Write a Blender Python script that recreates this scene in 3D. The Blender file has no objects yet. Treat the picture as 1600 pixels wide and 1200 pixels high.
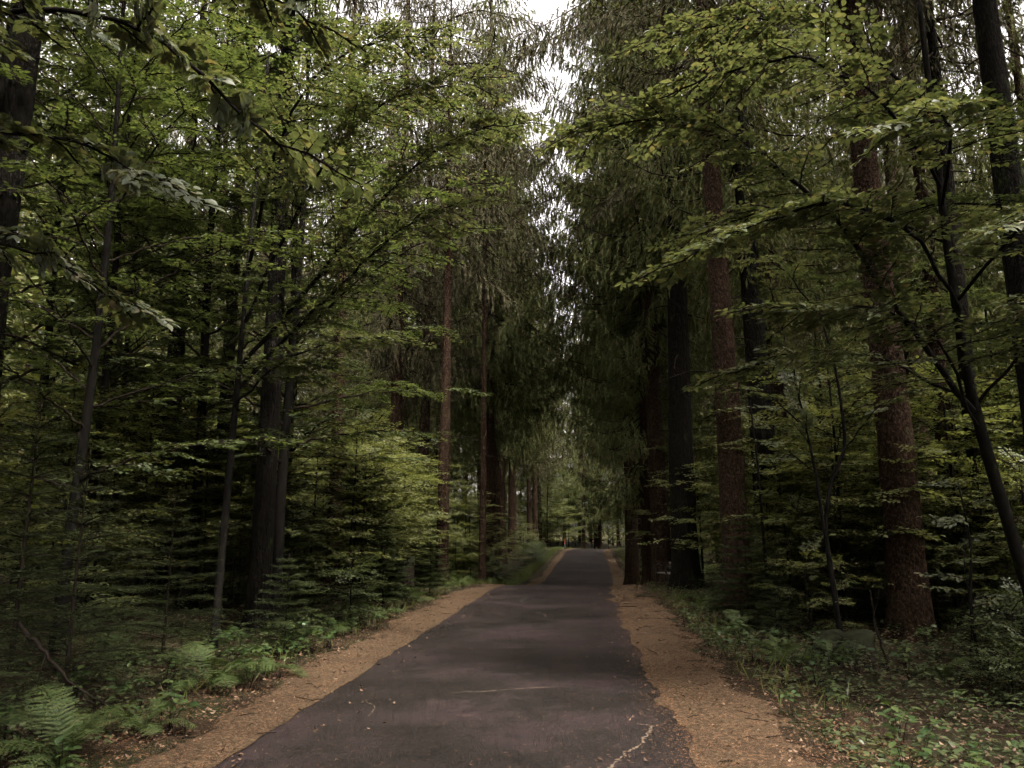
import bpy, math
import numpy as np
from mathutils import Matrix, Vector

R = math.radians
scene = bpy.context.scene
COL = scene.collection

# ------------------------------------------------------------------ camera
cam_data = bpy.data.cameras.new('camera')
cam = bpy.data.objects.new('camera', cam_data)
COL.objects.link(cam)
cam.location = (0, 0, 1.6)
cam.rotation_euler = (R(90 + 10.7), 0, R(5.2))
cam_data.sensor_width = 36
cam_data.lens = 27.2
cam_data.clip_start = 0.05
cam_data.clip_end = 2000
scene.camera = cam

# ------------------------------------------------------------------ sky and sun (overcast, broken)
SUN_EL, SUN_AZ = R(60), R(140)          # azimuth measured from +Y (down the road) towards +X
world = bpy.data.worlds.new('World')
scene.world = world
world.use_nodes = True
wn = world.node_tree
bg = wn.nodes['Background']
sky = wn.nodes.new('ShaderNodeTexSky')
sky.sky_type = 'NISHITA'
sky.sun_disc = False
sky.sun_elevation = SUN_EL
sky.sun_rotation = SUN_AZ
sky.air_density = 1.0
sky.dust_density = 6.0
sky.ozone_density = 1.0
hs = wn.nodes.new('ShaderNodeHueSaturation')
hs.inputs['Saturation'].default_value = 0.12
wn.links.new(sky.outputs[0], hs.inputs['Color'])
tint = wn.nodes.new('ShaderNodeMix')
tint.data_type = 'RGBA'; tint.blend_type = 'MULTIPLY'; tint.inputs[0].default_value = 1.0
tint.inputs['B'].default_value = (1.07, 0.985, 0.94, 1)      # warm white balance of the photograph
wn.links.new(hs.outputs[0], tint.inputs['A'])
wn.links.new(tint.outputs['Result'], bg.inputs['Color'])
bg.inputs['Strength'].default_value = 0.15
world.cycles.sampling_method = 'NONE'

sun_data = bpy.data.lights.new('sun', 'SUN')
sun_data.energy = 1.5
sun_data.angle = R(12)
sun_data.color = (1.0, 0.95, 0.86)
sun = bpy.data.objects.new('sun', sun_data)
COL.objects.link(sun)
sd = Vector((math.sin(SUN_AZ) * math.cos(SUN_EL), math.cos(SUN_AZ) * math.cos(SUN_EL), math.sin(SUN_EL)))
sun.rotation_euler = (-sd).to_track_quat('-Z', 'Y').to_euler()
sun.location = (0, 0, 60)

vs = scene.view_settings
vs.view_transform = 'Standard'
vs.look = 'None'
vs.gamma = 1.0
vs.use_curve_mapping = False
vs.exposure = 2.3
scene.render.engine = 'CYCLES'
cy = scene.cycles
cy.max_bounces = 4
cy.diffuse_bounces = 3
cy.glossy_bounces = 2
cy.transmission_bounces = 3
cy.transparent_max_bounces = 4
cy.caustics_reflective = False
cy.caustics_refractive = False
cy.sample_clamp_indirect = 4.0
cy.use_adaptive_sampling = True
cy.adaptive_threshold = 0.03
cy.adaptive_min_samples = 12
cy.use_denoising = True
try:
    cy.denoiser = 'OPENIMAGEDENOISE'
    cy.denoising_input_passes = 'RGB_ALBEDO_NORMAL'
    cy.denoising_prefilter = 'ACCURATE'
except Exception:
    pass

rng = np.random.default_rng(7)

# ------------------------------------------------------------------ mesh helpers
UP = np.array([0., 0., 1.])


def unit(v):
    v = np.asarray(v, float)
    return v / np.maximum(np.linalg.norm(v, axis=-1, keepdims=True), 1e-9)


class Geo:
    """collects triangles"""
    def __init__(self):
        self.v, self.f, self.m, self.n = [], [], [], 0

    def add(self, v, f, mat=0):
        v = np.asarray(v, float).reshape(-1, 3)
        f = np.asarray(f, int).reshape(-1, 3)
        self.v.append(v)
        self.f.append(f + self.n)
        self.m.append(np.full(len(f), mat, int))
        self.n += len(v)

    def mesh(self, name, mats, smooth=False):
        me = bpy.data.meshes.new(name)
        v = np.concatenate(self.v) if self.v else np.zeros((0, 3))
        f = np.concatenate(self.f) if self.f else np.zeros((0, 3), int)
        me.vertices.add(len(v))
        me.vertices.foreach_set('co', v.astype(np.float32).ravel())
        me.loops.add(len(f) * 3)
        me.loops.foreach_set('vertex_index', f.astype(np.int32).ravel())
        me.polygons.add(len(f))
        me.polygons.foreach_set('loop_start', (np.arange(len(f)) * 3).astype(np.int32))
        try:
            me.polygons.foreach_set('loop_total', np.full(len(f), 3, np.int32))
        except Exception:
            pass
        if not isinstance(mats, (list, tuple)):
            mats = [mats]
        for m in mats:
            me.materials.append(m)
        if len(mats) > 1:
            me.polygons.foreach_set('material_index', np.concatenate(self.m).astype(np.int32))
        me.update(calc_edges=True)
        if smooth:
            me.polygons.foreach_set('use_smooth', np.ones(len(f), bool))
        return me


def tube(g, pts, rad, sides=6, mat=0, wob=0.0, r=None):
    pts = np.asarray(pts, float)
    n = len(pts)
    rad = np.broadcast_to(np.asarray(rad, float), (n,))
    t = np.gradient(pts, axis=0)
    t = unit(t)
    ref = np.where(np.abs(t[:, 2:3]) > 0.9, np.array([[1., 0, 0]]), np.array([[0, 0, 1.]]))
    a = unit(np.cross(t, ref[n // 2][None] if True else ref))
    b = np.cross(t, a)
    ang = np.arange(sides) / sides * 2 * np.pi
    rr = rad[:, None] * np.ones((1, sides))
    if wob and r is not None:
        rr = rr * (1 + wob * r.standard_normal((n, sides)))
    v = pts[:, None] + rr[..., None] * (np.cos(ang)[None, :, None] * a[:, None] + np.sin(ang)[None, :, None] * b[:, None])
    i, j = np.meshgrid(np.arange(n - 1), np.arange(sides), indexing='ij')
    j2 = (j + 1) % sides
    q0, q1, q2, q3 = i * sides + j, i * sides + j2, (i + 1) * sides + j2, (i + 1) * sides + j
    f = np.concatenate([np.stack([q0, q1, q2], -1).reshape(-1, 3), np.stack([q0, q2, q3], -1).reshape(-1, 3)])
    v = v.reshape(-1, 3)
    # end cap
    c = len(v)
    v = np.concatenate([v, pts[-1:]])
    jj = np.arange(sides)
    cap = np.stack([(n - 1) * sides + jj, (n - 1) * sides + (jj + 1) % sides, np.full(sides, c)], -1)
    g.add(v, np.concatenate([f, cap]), mat)


# leaf templates: x across, y along the leaf, z along the normal (unit length)
LEAF4_V = np.array([[0, 0, 0], [-.27, .32, .05], [-.25, .62, .045], [0, 1, -.06], [.25, .62, .045], [.27, .32, .05]])
LEAF4_F = np.array([[0, 2, 1], [0, 3, 2], [0, 4, 3], [0, 5, 4]])
LEAF2_V = np.array([[0, 0, 0], [-.28, .45, .05], [0, 1, -.05], [.28, .45, .05]])
LEAF2_F = np.array([[0, 2, 1], [0, 3, 2]])


def place_template(g, tv, tf, P, D, N, S, mat=0):
    P, D, N, S = (np.asarray(x, float) for x in (P, D, N, S))
    if len(P) == 0:
        return
    D = unit(D)
    B = unit(np.cross(D, N))
    N2 = np.cross(B, D)
    v = P[:, None] + S[:, None, None] * (tv[None, :, 0:1] * B[:, None] + tv[None, :, 1:2] * D[:, None] + tv[None, :, 2:3] * N2[:, None])
    f = tf[None] + (np.arange(len(P)) * len(tv))[:, None, None]
    g.add(v.reshape(-1, 3), f.reshape(-1, 3), mat)


def blades(g, P, D, N, L, W, mat=0, one=False):
    P, D, N = (np.asarray(x, float) for x in (P, D, N))
    if len(P) == 0:
        return
    L = np.broadcast_to(np.asarray(L, float), (len(P),))[:, None]
    W = np.broadcast_to(np.asarray(W, float), (len(P),))[:, None]
    D = unit(D)
    B = unit(np.cross(D, N))
    if one:
        v = np.stack([P - B * W / 2, P + B * W / 2, P + D * L], 1)
        f = np.array([[0, 1, 2]])
    else:
        v = np.stack([P, P + D * L * .45 - B * W / 2, P + D * L, P + D * L * .45 + B * W / 2], 1)
        f = np.array([[0, 3, 2], [0, 2, 1]])
    f = f[None] + (np.arange(len(P)) * v.shape[1])[:, None, None]
    g.add(v.reshape(-1, 3), f.reshape(-1, 3), mat)


def empty(name, loc, rz=0, sc=1.0, label=None, cat=None, group=None, tilt=(0, 0)):
    o = bpy.data.objects.new(name, None)
    COL.objects.link(o)
    o.empty_display_size = 0.2
    o.location = loc
    o.rotation_euler = (tilt[0], tilt[1], rz)
    o.scale = (sc, sc, sc)
    tag(o, label, cat, group)
    return o


def tag(o, label=None, cat=None, group=None, kind=None):
    if label: o['label'] = label
    if cat: o['category'] = cat
    if group: o['group'] = group
    if kind: o['kind'] = kind
    return o


def obj(name, me, parent=None, kind=None):
    o = bpy.data.objects.new(name, me)
    COL.objects.link(o)
    if parent is not None:
        o.parent = parent
    if kind: o['kind'] = kind
    return o


# ------------------------------------------------------------------ materials
def new_mat(name):
    m = bpy.data.materials.new(name)
    m.use_nodes = True
    nt = m.node_tree
    nt.nodes.clear()
    return m, nt, nt.nodes, nt.links


def ramp(nodes, stops, interp='LINEAR'):
    n = nodes.new('ShaderNodeValToRGB')
    cr = n.color_ramp
    cr.interpolation = interp
    while len(cr.elements) < len(stops):
        cr.elements.new(0.5)
    for e, (p, c) in zip(cr.elements, stops):
        e.position = p
        e.color = (*c, 1)
    return n


def leaf_mat(name, stops, trans=0.35, tcol=1.6, rough=0.42, spec=0.5):
    """leaf blade: colour differs leaf by leaf and plant by plant, some light passes through"""
    m, nt, N, L = new_mat(name)
    out = N.new('ShaderNodeOutputMaterial')
    geo = N.new('ShaderNodeNewGeometry')
    oi = N.new('ShaderNodeObjectInfo')
    add = N.new('ShaderNodeMath'); add.operation = 'ADD'
    L.new(geo.outputs['Random Per Island'], add.inputs[0])
    mul = N.new('ShaderNodeMath'); mul.operation = 'MULTIPLY'; mul.inputs[1].default_value = 3.0
    L.new(oi.outputs['Random'], mul.inputs[0])
    L.new(mul.outputs[0], add.inputs[1])
    fr = N.new('ShaderNodeMath'); fr.operation = 'FRACT'
    L.new(add.outputs[0], fr.inputs[0])
    cr = ramp(N, stops)
    L.new(fr.outputs[0], cr.inputs[0])
    p = N.new('ShaderNodeBsdfPrincipled')
    L.new(cr.outputs[0], p.inputs['Base Color'])
    p.inputs['Roughness'].default_value = rough
    p.inputs['Specular IOR Level'].default_value = spec
    t = N.new('ShaderNodeBsdfTranslucent')
    tm = N.new('ShaderNodeMix'); tm.data_type = 'RGBA'; tm.blend_type = 'MULTIPLY'; tm.inputs[0].default_value = 1.0
    L.new(cr.outputs[0], tm.inputs['A'])
    tm.inputs['B'].default_value = (tcol * 1.02, tcol * 1.0, tcol * 0.5, 1)
    L.new(tm.outputs['Result'], t.inputs['Color'])
    mx = N.new('ShaderNodeMixShader'); mx.inputs[0].default_value = trans
    L.new(p.outputs[0], mx.inputs[1]); L.new(t.outputs[0], mx.inputs[2])
    L.new(mx.outputs[0], out.inputs[0])
    return m


def noise(N, L, scale, detail=6, rough=0.6, coord=None, dim='3D'):
    n = N.new('ShaderNodeTexNoise')
    n.inputs['Scale'].default_value = scale
    n.inputs['Detail'].default_value = detail
    n.inputs['Roughness'].default_value = rough
    if coord is not None:
        L.new(coord, n.inputs['Vector'])
    return n


def bark_mat(name, stops, scale=(9, 9, 3), bump=0.6, moss=0.0, crack=14.0):
    m, nt, N, L = new_mat(name)
    out = N.new('ShaderNodeOutputMaterial')
    p = N.new('ShaderNodeBsdfPrincipled')
    tc = N.new('ShaderNodeTexCoord')
    oi = N.new('ShaderNodeObjectInfo')
    mp = N.new('ShaderNodeMapping')
    mp.inputs['Scale'].default_value = scale
    L.new(tc.outputs['Object'], mp.inputs['Vector'])
    addv = N.new('ShaderNodeVectorMath'); addv.operation = 'ADD'
    L.new(mp.outputs[0], addv.inputs[0]); L.new(oi.outputs['Random'], addv.inputs[1])
    vo = N.new('ShaderNodeTexVoronoi'); vo.feature = 'DISTANCE_TO_EDGE'
    vo.inputs['Scale'].default_value = crack / 9
    n0 = noise(N, L, 2.0, 5, 0.65, addv.outputs[0])
    mixv = N.new('ShaderNodeMix'); mixv.data_type = 'VECTOR'; mixv.inputs[0].default_value = 0.18
    L.new(addv.outputs[0], mixv.inputs['A']); L.new(n0.outputs['Color'], mixv.inputs['B'])
    L.new(mixv.outputs['Result'], vo.inputs['Vector'])
    n1 = noise(N, L, 3.5, 8, 0.7, addv.outputs[0])
    mn = N.new('ShaderNodeMath'); mn.operation = 'MINIMUM'; mn.inputs[1].default_value = 0.25
    L.new(vo.outputs['Distance'], mn.inputs[0])
    ma = N.new('ShaderNodeMath'); ma.operation = 'MULTIPLY_ADD'; ma.inputs[1].default_value = 1.6
    L.new(mn.outputs[0], ma.inputs[0]); L.new(n1.outputs['Fac'], ma.inputs[2])
    cr = ramp(N, stops)
    L.new(n1.outputs['Fac'], cr.inputs[0])
    col = cr.outputs[0]
    if moss > 0:
        n2 = noise(N, L, 0.6, 5, 0.7, addv.outputs[0])
        mr = N.new('ShaderNodeMapRange')
        mr.inputs[1].default_value = 0.62 - moss * 0.3; mr.inputs[2].default_value = 0.75 - moss * 0.3
        L.new(n2.outputs['Fac'], mr.inputs[0])
        mm = N.new('ShaderNodeMix'); mm.data_type = 'RGBA'
        L.new(mr.outputs[0], mm.inputs[0]); L.new(col, mm.inputs['A'])
        mm.inputs['B'].default_value = (0.035, 0.05, 0.015, 1)
        col = mm.outputs['Result']
    L.new(col, p.inputs['Base Color'])
    p.inputs['Roughness'].default_value = 0.95
    p.inputs['Specular IOR Level'].default_value = 0.04
    bp = N.new('ShaderNodeBump'); bp.inputs['Strength'].default_value = bump; bp.inputs['Distance'].default_value = 0.05
    L.new(ma.outputs[0], bp.inputs['Height']); L.new(bp.outputs[0], p.inputs['Normal'])
    L.new(p.outputs[0], out.inputs[0])
    return m


def simple_mat(name, stops, scale=8, rough=0.9, bump=0.2, spec=0.2):
    m, nt, N, L = new_mat(name)
    out = N.new('ShaderNodeOutputMaterial')
    p = N.new('ShaderNodeBsdfPrincipled')
    tc = N.new('ShaderNodeTexCoord')
    n1 = noise(N, L, scale, 6, 0.65, tc.outputs['Object'])
    cr = ramp(N, stops)
    L.new(n1.outputs['Fac'], cr.inputs[0]); L.new(cr.outputs[0], p.inputs['Base Color'])
    p.inputs['Roughness'].default_value = rough
    p.inputs['Specular IOR Level'].default_value = spec
    bp = N.new('ShaderNodeBump'); bp.inputs['Strength'].default_value = bump; bp.inputs['Distance'].default_value = 0.02
    L.new(n1.outputs['Fac'], bp.inputs['Height']); L.new(bp.outputs[0], p.inputs['Normal'])
    L.new(p.outputs[0], out.inputs[0])
    return m


M = {}
M['beech'] = leaf_mat('beech_leaf', [(0, (.060, .077, .041)), (.4, (.084, .100, .052)), (.75, (.106, .120, .064)), (.94, (.140, .148, .080)), (1, (.16, .13, .07))], trans=.38, tcol=1.25)
M['beech_sap'] = leaf_mat('sapling_beech_leaf', [(0, (.085, .105, .042)), (.4, (.112, .130, .050)), (.8, (.142, .152, .060)), (1, (.175, .170, .080))], trans=.42, tcol=1.35)  # lighter, yellower young leaves, raised to put the bank's brightness into the colour
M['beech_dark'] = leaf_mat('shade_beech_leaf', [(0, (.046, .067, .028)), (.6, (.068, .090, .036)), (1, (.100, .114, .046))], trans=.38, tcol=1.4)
M['beech_pale'] = leaf_mat('pale_beech_leaf', [(0, (.20, .19, .13)), (1, (.30, .27, .20))], trans=.3, tcol=1.0)
M['spruce'] = leaf_mat('spruce_needles', [(0, (.052, .066, .024)), (.4, (.080, .094, .034)), (.75, (.106, .114, .046)), (1, (.122, .102, .056))], trans=.2, tcol=1.3, rough=.8, spec=.08)
M['spruce_brown'] = leaf_mat('dry_spruce_twigs', [(0, (.036, .042, .018)), (.5, (.060, .058, .030)), (1, (.088, .070, .048))], trans=.15, tcol=1.1, rough=.85, spec=.06)
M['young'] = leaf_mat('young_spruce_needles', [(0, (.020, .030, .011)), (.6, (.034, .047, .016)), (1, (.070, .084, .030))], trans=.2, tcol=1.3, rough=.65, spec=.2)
M['fern'] = leaf_mat('fern_frond', [(0, (.034, .056, .017)), (.5, (.052, .078, .022)), (1, (.080, .098, .030))], trans=.3, tcol=1.3, rough=.6, spec=.25)
M['herb'] = leaf_mat('herb_leaf', [(0, (.028, .055, .018)), (.6, (.045, .078, .022)), (1, (.07, .095, .028))], trans=.3, tcol=1.4)
M['grass'] = leaf_mat('grass_blade', [(0, (.055, .085, .02)), (.6, (.09, .12, .025)), (1, (.14, .14, .04))], trans=.35, tcol=1.5)
M['litter'] = leaf_mat('fallen_leaf', [(0, (.055, .032, .018)), (.5, (.11, .066, .040)), (.85, (.17, .11, .07)), (1, (.24, .17, .115))], trans=.1, tcol=1.0, rough=.7, spec=.3)
M['needle'] = leaf_mat('fallen_needle', [(0, (.10, .045, .022)), (.5, (.20, .095, .045)), (1, (.32, .18, .09))], trans=.0, tcol=1.0, rough=.8, spec=.2)
M['bark_spruce'] = bark_mat('spruce_bark', [(.32, (.006, .0036, .0025)), (.5, (.026, .0155, .0100)), (.62, (.060, .039, .027)), (.7, (.105, .075, .056))], scale=(8, 8, 5), bump=.9, moss=.12)
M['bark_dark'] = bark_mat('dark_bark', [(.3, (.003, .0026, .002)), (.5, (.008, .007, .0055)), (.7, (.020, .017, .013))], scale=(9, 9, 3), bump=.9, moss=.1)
M['bark_beech'] = bark_mat('beech_bark', [(.3, (.005, .0045, .004)), (.55, (.010, .009, .0075)), (.8, (.022, .020, .017))], scale=(6, 6, 2), bump=.25, moss=.05)
M['twig'] = bark_mat('twig_bark', [(.25, (.010, .008, .006)), (.6, (.022, .017, .013)), (.9, (.045, .036, .029))], scale=(14, 14, 14), bump=.3)


def mat_asphalt():
    m, nt, N, L = new_mat('asphalt')
    out = N.new('ShaderNodeOutputMaterial')
    p = N.new('ShaderNodeBsdfPrincipled')
    tc = N.new('ShaderNodeTexCoord')
    C = tc.outputs['Object']
    big = noise(N, L, 0.55, 6, 0.62, C)
    mid = noise(N, L, 6.0, 8, 0.75, C)
    fine = noise(N, L, 55.0, 6, 0.85, C)
    vo = N.new('ShaderNodeTexVoronoi'); vo.inputs['Scale'].default_value = 95
    L.new(C, vo.inputs['Vector'])
    cr = ramp(N, [(.40, (.014, .0112, .0094)), (.50, (.021, .0168, .0148)), (.56, (.029, .0208, .0205)), (.68, (.036, .0255, .0260))])
    L.new(big.outputs['Fac'], cr.inputs[0])
    # aggregate speckle
    cs = ramp(N, [(.3, (.30, .29, .29)), (.48, (.85, .85, .85)), (.56, (1.15, 1.12, 1.1)), (.68, (2.3, 2.2, 2.1))])
    L.new(fine.outputs['Fac'], cs.inputs[0])
    m1 = N.new('ShaderNodeMix'); m1.data_type = 'RGBA'; m1.blend_type = 'MULTIPLY'; m1.inputs[0].default_value = 1.0
    L.new(cr.outputs[0], m1.inputs['A']); L.new(cs.outputs[0], m1.inputs['B'])
    cm = ramp(N, [(.32, (.55, .55, .55)), (.68, (1.4, 1.36, 1.3))])
    L.new(mid.outputs['Fac'], cm.inputs[0])
    m2 = N.new('ShaderNodeMix'); m2.data_type = 'RGBA'; m2.blend_type = 'MULTIPLY'; m2.inputs[0].default_value = .7
    L.new(m1.outputs['Result'], m2.inputs['A']); L.new(cm.outputs[0], m2.inputs['B'])
    L.new(m2.outputs['Result'], p.inputs['Base Color'])
    rr = N.new('ShaderNodeMapRange'); rr.inputs[3].default_value = .62; rr.inputs[4].default_value = .85
    L.new(mid.outputs['Fac'], rr.inputs[0]); L.new(rr.outputs[0], p.inputs['Roughness'])
    p.inputs['Specular IOR Level'].default_value = .12
    bp = N.new('ShaderNodeBump'); bp.inputs['Strength'].default_value = 1.0; bp.inputs['Distance'].default_value = .010
    ad = N.new('ShaderNodeMath'); ad.operation = 'ADD'
    L.new(fine.outputs['Fac'], ad.inputs[0]); L.new(vo.outputs['Distance'], ad.inputs[1])
    L.new(ad.outputs[0], bp.inputs['Height']); L.new(bp.outputs[0], p.inputs['Normal'])
    L.new(p.outputs[0], out.inputs[0])
    return m


def mat_ground(name, stops_a, stops_b, sA=24, sB=1.2):
    m, nt, N, L = new_mat(name)
    out = N.new('ShaderNodeOutputMaterial')
    p = N.new('ShaderNodeBsdfPrincipled')
    tc = N.new('ShaderNodeTexCoord')
    C = tc.outputs['Object']
    mp = N.new('ShaderNodeMapping'); mp.inputs['Scale'].default_value = (1, 1, .3)
    L.new(C, mp.inputs['Vector'])
    a = noise(N, L, sA, 8, .8, mp.outputs[0])
    b = noise(N, L, sB, 6, .65, mp.outputs[0])
    c = noise(N, L, sA * 4, 3, .7, mp.outputs[0])
    ca = ramp(N, stops_a); L.new(a.outputs['Fac'], ca.inputs[0])
    cb = ramp(N, stops_b); L.new(a.outputs['Fac'], cb.inputs[0])
    mr = N.new('ShaderNodeMapRange'); mr.inputs[1].default_value = .45; mr.inputs[2].default_value = .6
    L.new(b.outputs['Fac'], mr.inputs[0])
    mx = N.new('ShaderNodeMix'); mx.data_type = 'RGBA'
    L.new(mr.outputs[0], mx.inputs[0]); L.new(ca.outputs[0], mx.inputs['A']); L.new(cb.outputs[0], mx.inputs['B'])
    cc = ramp(N, [(.3, (.55, .55, .55)), (.7, (1.4, 1.4, 1.4))]); L.new(c.outputs['Fac'], cc.inputs[0])
    m2 = N.new('ShaderNodeMix'); m2.data_type = 'RGBA'; m2.blend_type = 'MULTIPLY'; m2.inputs[0].default_value = .8
    L.new(mx.outputs['Result'], m2.inputs['A']); L.new(cc.outputs[0], m2.inputs['B'])
    L.new(m2.outputs['Result'], p.inputs['Base Color'])
    p.inputs['Roughness'].default_value = .95
    p.inputs['Specular IOR Level'].default_value = .1
    bp = N.new('ShaderNodeBump'); bp.inputs['Strength'].default_value = .8; bp.inputs['Distance'].default_value = .03
    ad = N.new('ShaderNodeMath'); ad.operation = 'ADD'
    L.new(a.outputs['Fac'], ad.inputs[0]); L.new(c.outputs['Fac'], ad.inputs[1])
    L.new(ad.outputs[0], bp.inputs['Height']); L.new(bp.outputs[0], p.inputs['Normal'])
    L.new(p.outputs[0], out.inputs[0])
    return m


M['asphalt'] = mat_asphalt()
M['ground'] = mat_ground('forest_floor', [(.3, (.016, .011, .007)), (.55, (.036, .024, .014)), (.8, (.066, .045, .028))],
                         [(.3, (.012, .016, .007)), (.55, (.028, .032, .012)), (.8, (.050, .050, .020))])
M['verge'] = mat_ground('needle_litter', [(.32, (.024, .016, .009)), (.5, (.086, .057, .033)), (.68, (.19, .132, .080))],
                        [(.32, (.019, .012, .007)), (.5, (.070, .046, .027)), (.68, (.145, .098, .060))], sA=30, sB=.9)
M['crack'] = simple_mat('crack_filling', [(.3, (.07, .05, .035)), (.7, (.15, .115, .08))], 40)
M['tar'] = simple_mat('tar_mark', [(.3, (.018, .017, .017)), (.7, (.032, .030, .030))], 30)
M['moss'] = simple_mat('moss', [(.3, (.007, .009, .004)), (.5, (.016, .018, .007)), (.8, (.036, .036, .013))], 14, bump=.8)
M['rot'] = simple_mat('rotten_wood', [(.3, (.008, .005, .004)), (.55, (.022, .014, .010)), (.8, (.055, .036, .025))], 9, bump=.8)
M['iron'] = simple_mat('dark_iron', [(.3, (.012, .012, .012)), (.7, (.025, .023, .022))], 20, rough=.5)
M['plank'] = simple_mat('weathered_plank', [(.3, (.13, .11, .09)), (.7, (.26, .23, .20))], 12)
M['red'] = simple_mat('faded_red_paint', [(.3, (.22, .05, .03)), (.7, (.34, .09, .06))], 12, rough=.6)

# ------------------------------------------------------------------ the lie of the land
YT = np.arange(-60, 260, 0.25)


def smooth_table(ys, vs_, width):
    t = np.interp(YT, ys, vs_)
    k = np.ones(int(width / .25)); k /= k.sum()
    pad = len(k)
    return np.convolve(np.pad(t, pad, mode='edge'), k, 'same')[pad:-pad]


ZT = smooth_table([-60, 20, 24, 28, 33, 38, 50, 71, 76, 90, 140, 260], [0, 0, -.02, -.42, -.74, -.76, -.55, -.17, -.16, -.6, -1.2, -1.2], 3.0)
XT = smooth_table([-60, 22, 30, 37, 71, 78, 90, 110, 260], [-.86, -.86, -.55, -.2, .2, .9, 5.0, 16, 130], 6.0)
HALF = 1.71


def zroad(y): return np.interp(y, YT, ZT)
def cx(y): return np.interp(y, YT, XT)


def rdist(x, y):
    """distance from the edge of the asphalt (negative on it)"""
    return np.abs(np.asarray(x) - cx(y)) - HALF


def sstep(a, b, x):
    t = np.clip((np.asarray(x, float) - a) / (b - a), 0, 1)
    return t * t * (3 - 2 * t)


def bumps(x, y):
    return (.10 * np.sin(x * .9 + 1.3 * np.sin(y * .37)) * np.cos(y * .71 + .5) + .06 * np.sin(x * 2.1 + y * 1.3 + 2) + .035 * np.sin(x * 4.3 - y * 3.7)
            + .18 * np.sin(x * .23 + 1) * np.sin(y * .19 + 2))


def terrain(x, y):
    x = np.asarray(x, float); y = np.asarray(y, float)
    d = rdist(x, y)
    w = 1 - .7 * sstep(2, 12, d)
    z = zroad(y) * w + bumps(x, y) * sstep(.8, 3.5, d) + .35 * sstep(3, 14, d)
    z = z + .03 * sstep(.0, .6, d)
    return z - .09 * (1 - sstep(-.35, .05, d))


def grid_mesh(name, X, Y, Z, mat):
    n, m = X.shape
    g = Geo()
    i, j = np.meshgrid(np.arange(n - 1), np.arange(m - 1), indexing='ij')
    q0, q1, q2, q3 = i * m + j, i * m + j + 1, (i + 1) * m + j + 1, (i + 1) * m + j
    f = np.concatenate([np.stack([q0, q1, q2], -1).reshape(-1, 3), np.stack([q0, q2, q3], -1).reshape(-1, 3)])
    g.add(np.stack([X, Y, Z], -1).reshape(-1, 3), f)
    return g.mesh(name, mat, smooth=True)


def axis_points(lim, near, grow=1.09):
    p, s = [0.], near
    while p[-1] < lim:
        p.append(p[-1] + s)
        if p[-1] > 16: s *= grow
    return np.array(p)


ax = axis_points(700, .22)
xs = np.concatenate([-ax[:0:-1], ax]) - .86
ay = axis_points(700, .3, 1.05)
ys = np.concatenate([-ay[60:0:-1], ay])
GX, GY = np.meshgrid(xs, ys)
ground = obj('ground', grid_mesh('ground', GX, GY, terrain(GX, GY), M['ground']), kind='structure')
ground['label'] = 'dark forest floor on both sides of the road'

# road
ry = np.concatenate([np.arange(-6, 45, .2), np.arange(45, 112, .5)])
rx = np.linspace(-1, 1, 15)
YY, UU = np.meshgrid(ry, rx, indexing='ij')
XX = cx(YY) + UU * HALF + np.where(UU > .99, .035 * np.sin(YY * 3.1) + .03 * np.sin(YY * 7.7), 0) + np.where(UU < -.99, .02 * np.sin(YY * 2.3), 0)
ZZ = zroad(YY) + .025 * (1 - UU ** 2) + .006 * np.sin(YY * 1.7 + UU * 3)
road = obj('road', grid_mesh('road', XX, YY, ZZ, M['asphalt']), kind='structure')
road['label'] = 'narrow dark asphalt forest road with cracks'


def road_z(x, y):
    u = np.clip((x - cx(y)) / HALF, -1, 1)
    return zroad(y) + .025 * (1 - u ** 2) + .006 * np.sin(y * 1.7 + u * 3)


# verges of fallen needles lapping over the asphalt's ragged edge
for side in (-1, 1):
    r = np.random.default_rng(20 + side)
    vy = np.concatenate([np.arange(-5, 24, .06), np.arange(24, 80, .25)])
    nz = np.convolve(r.standard_normal(len(vy) + 40), np.ones(9) / 3, 'same')[20:-20]
    nz2 = np.convolve(r.standard_normal(len(vy) + 200), np.ones(60) / 8, 'same')[100:-100]
    inner = (-.13 - .05 * nz - .05 * np.abs(nz2)) if side > 0 else (-.035 - .018 * nz)
    outer = .66 + .11 * nz2 + .07 * nz if side < 0 else .90 + .17 * nz2 + .07 * nz - .12 * sstep(9, 14, vy)
    outer = outer * (1 - .35 * sstep(24, 34, vy))
    T = np.linspace(0, 1, 9)
    D = inner[:, None] + (outer - inner)[:, None] * T[None]
    X = cx(vy)[:, None] + side * (HALF + D)
    Yv = np.repeat(vy[:, None], 9, 1)
    Z = np.where(D < .0, road_z(X, Yv) + .007, np.maximum(terrain(X, Yv), zroad(Yv)) + .009)
    Z = Z + .012 * np.sin(X * 9 + Yv * 5) * (T[None] > .2) + .010 * (T[None] > .2)
    Z[:, -1] -= .03
    v = obj('verge', grid_mesh('verge', X if side > 0 else X[:, ::-1], Yv, Z if side > 0 else Z[:, ::-1], M['verge']), kind='structure')
    v['label'] = 'orange brown strip of fallen needles along the %s road edge' % ('right' if side > 0 else 'left')


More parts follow.
